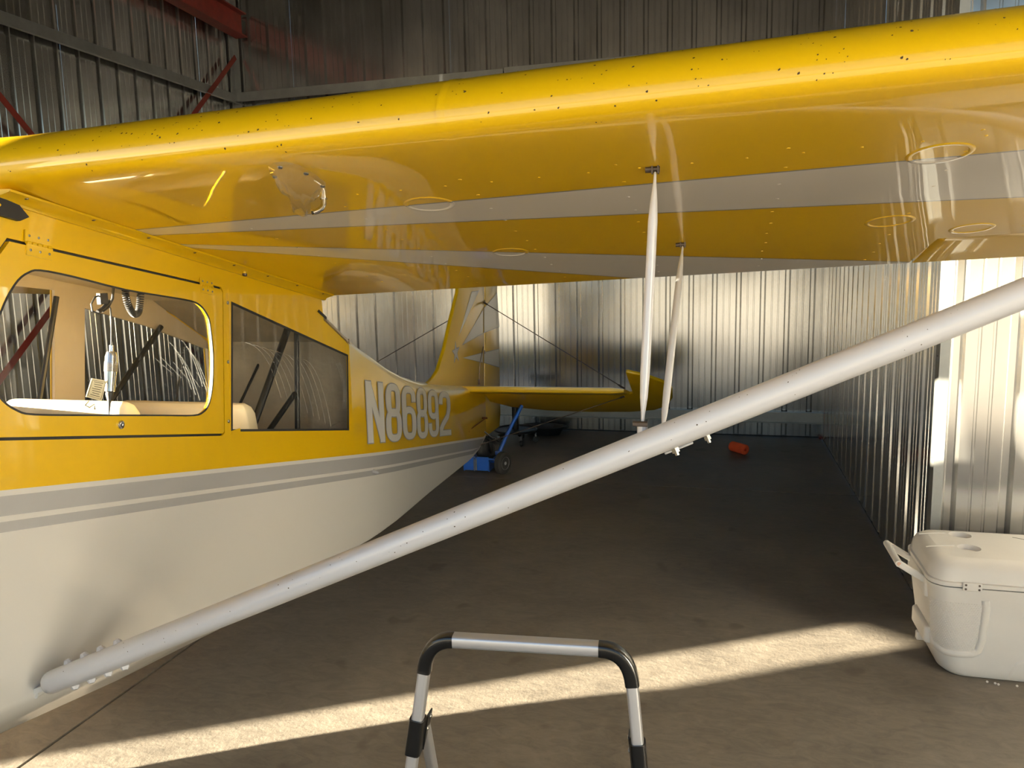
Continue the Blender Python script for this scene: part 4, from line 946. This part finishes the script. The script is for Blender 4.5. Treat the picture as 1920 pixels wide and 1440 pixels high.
# rolling stool base
rs = empty('rolling_stool', (-1.86, 7.02, 0), 'black five-wheeled rolling shop stool with a round tray behind the airplane rudder', 'stool')
bx, by = -1.86, 7.02
mb = MB(); mb.cyl((bx, by, .13), (bx, by, .36), .032, 14); mb.cyl((bx, by, .36), (bx, by, .44), .012, 10); mb.build('gas_column', blackpl, rs, True)
mb = MB(); mb.lathe((bx, by, .44), [(.05, 0), (.16, .0), (.17, .02), (.16, .05), (.02, .055)], (0, 0, 1), 24); mb.build('seat', black, rs, True)
mb = MB(); mb.lathe((bx, by, .115), [(.02, 0), (.2, 0), (.21, .012), (.20, .02), (.19, .008), (.03, .008)], (0, 0, 1), 30); mb.build('tray', binm, rs, True)
for i in range(5):
    a = R(72 * i - 60); d = Vector((math.cos(a), math.sin(a), 0)); mb = MB(); e = Vector((bx, by, .09)) + d * .19; mb.tube([Vector((bx, by, .1)), e], .012, 8); mb.build('leg', blackpl, rs, True)
    mb = MB(); wheel(mb, e + Vector((0, 0, -.06)), .03, .022, (-d.y, d.x, 0)); mb.box(e + Vector((0, 0, -.02)), (.02, .02, .04), 1); mb.build('caster', [black, chrome], rs, True)
# oil drain pan
dp = empty('drain_pan', (-1.62, 7.5, 0), 'low black plastic drain pan on the floor against the back wall', 'pan')
mb = MB(); n = 8
def octo(r, z, sx=1.25): return [Vector((-1.68 + r * sx * math.cos(R(22.5 + 45 * i)), 7.44 + r * .75 * math.sin(R(22.5 + 45 * i)), z)) for i in range(8)]
mb.loft([octo(.14, .003), octo(.175, .075), octo(.195, .08), octo(.195, .088), octo(.165, .084), octo(.14, .02)]); mb.build('pan_body', binm, dp)
mb = MB(); mb.box((-1.46, 7.44, .078), (.05, .07, .012)); mb.build('spout', binm, dp)
# orange foam noodle piece
fn = empty('foam_roller', (.175, 6.98, .045), 'short bright orange foam cylinder lying on the far floor by the right wall', 'foam')
mb = MB(); a = pZ(1375, 837, .045); b = pZ(1398, 843.5, .045); d = (b - a).normalized(); a = a - d * .02
mb.lathe(a, [(.012, .02), (.012, 0), (.036, 0), (.044, .008), (.045, .1), (.044, (b - a).length - .006), (.036, (b - a).length), (.013, (b - a).length), (.012, (b - a).length - .04)], d, 22); mb.build('foam_body', orange, fn, True)

# ------------------------------------------------------------------ the open front: short return wall at the left jamb
GAP0 = -7.69
ribbed_wall('wall_front', (XL - 3.4, YF, 0), (1, 0, 0), (0, 1, 0), GAP0 - (XL - 3.4), .1)
# unseen crate added outside the gap to keep the lowest sun off the floor
cr_ = empty('sun_blocker_crate', (-6.5, -1.7, -.03), 'long unseen plywood crate added outside the hangar opening to block low sun', 'crate')
mb = MB(); mb.box((-6.62, -1.68, .75), (1.65, .6, 1.50)); mb.build('blocker_body', blocker_m, cr_)
for x in (-7.40, -6.62, -5.84):
    mb = MB(); mb.box((x, -1.995, .75), (.09, .03, 1.5)); mb.build('blocker_batten', blocker_m, cr_)
mb = MB(); mb.box((-6.62, -1.68, 1.51), (1.65, .6, .02)); mb.build('blocker_lid', blocker_m, cr_)
# unseen gabled block added to keep the sun off most of the opening
nb = empty('sun_blocker_block', (-14, -10.4, 0), kind='structure')
mb = MB(); pr = [(-12, 0), (-12, 5.2), (-13.2, 6.0), (-14.4, 5.2), (-14.4, 0)]
mb.loft([[Vector((a, y, b)) for a, b in pr] for y in (-9.2, -6.05)]); mb.build('blocker_block_body', mat('tan_sheet', rgb(170, 160, 140), .6), nb)

for o in scene.objects:
    if o.name.split('.')[0] in ('hinge_screws', 'fairing_screws', 'trim_screws', 'rudder_hinges', 'grip_rings', 'tray_latch'): o['kind'] = 'stuff'
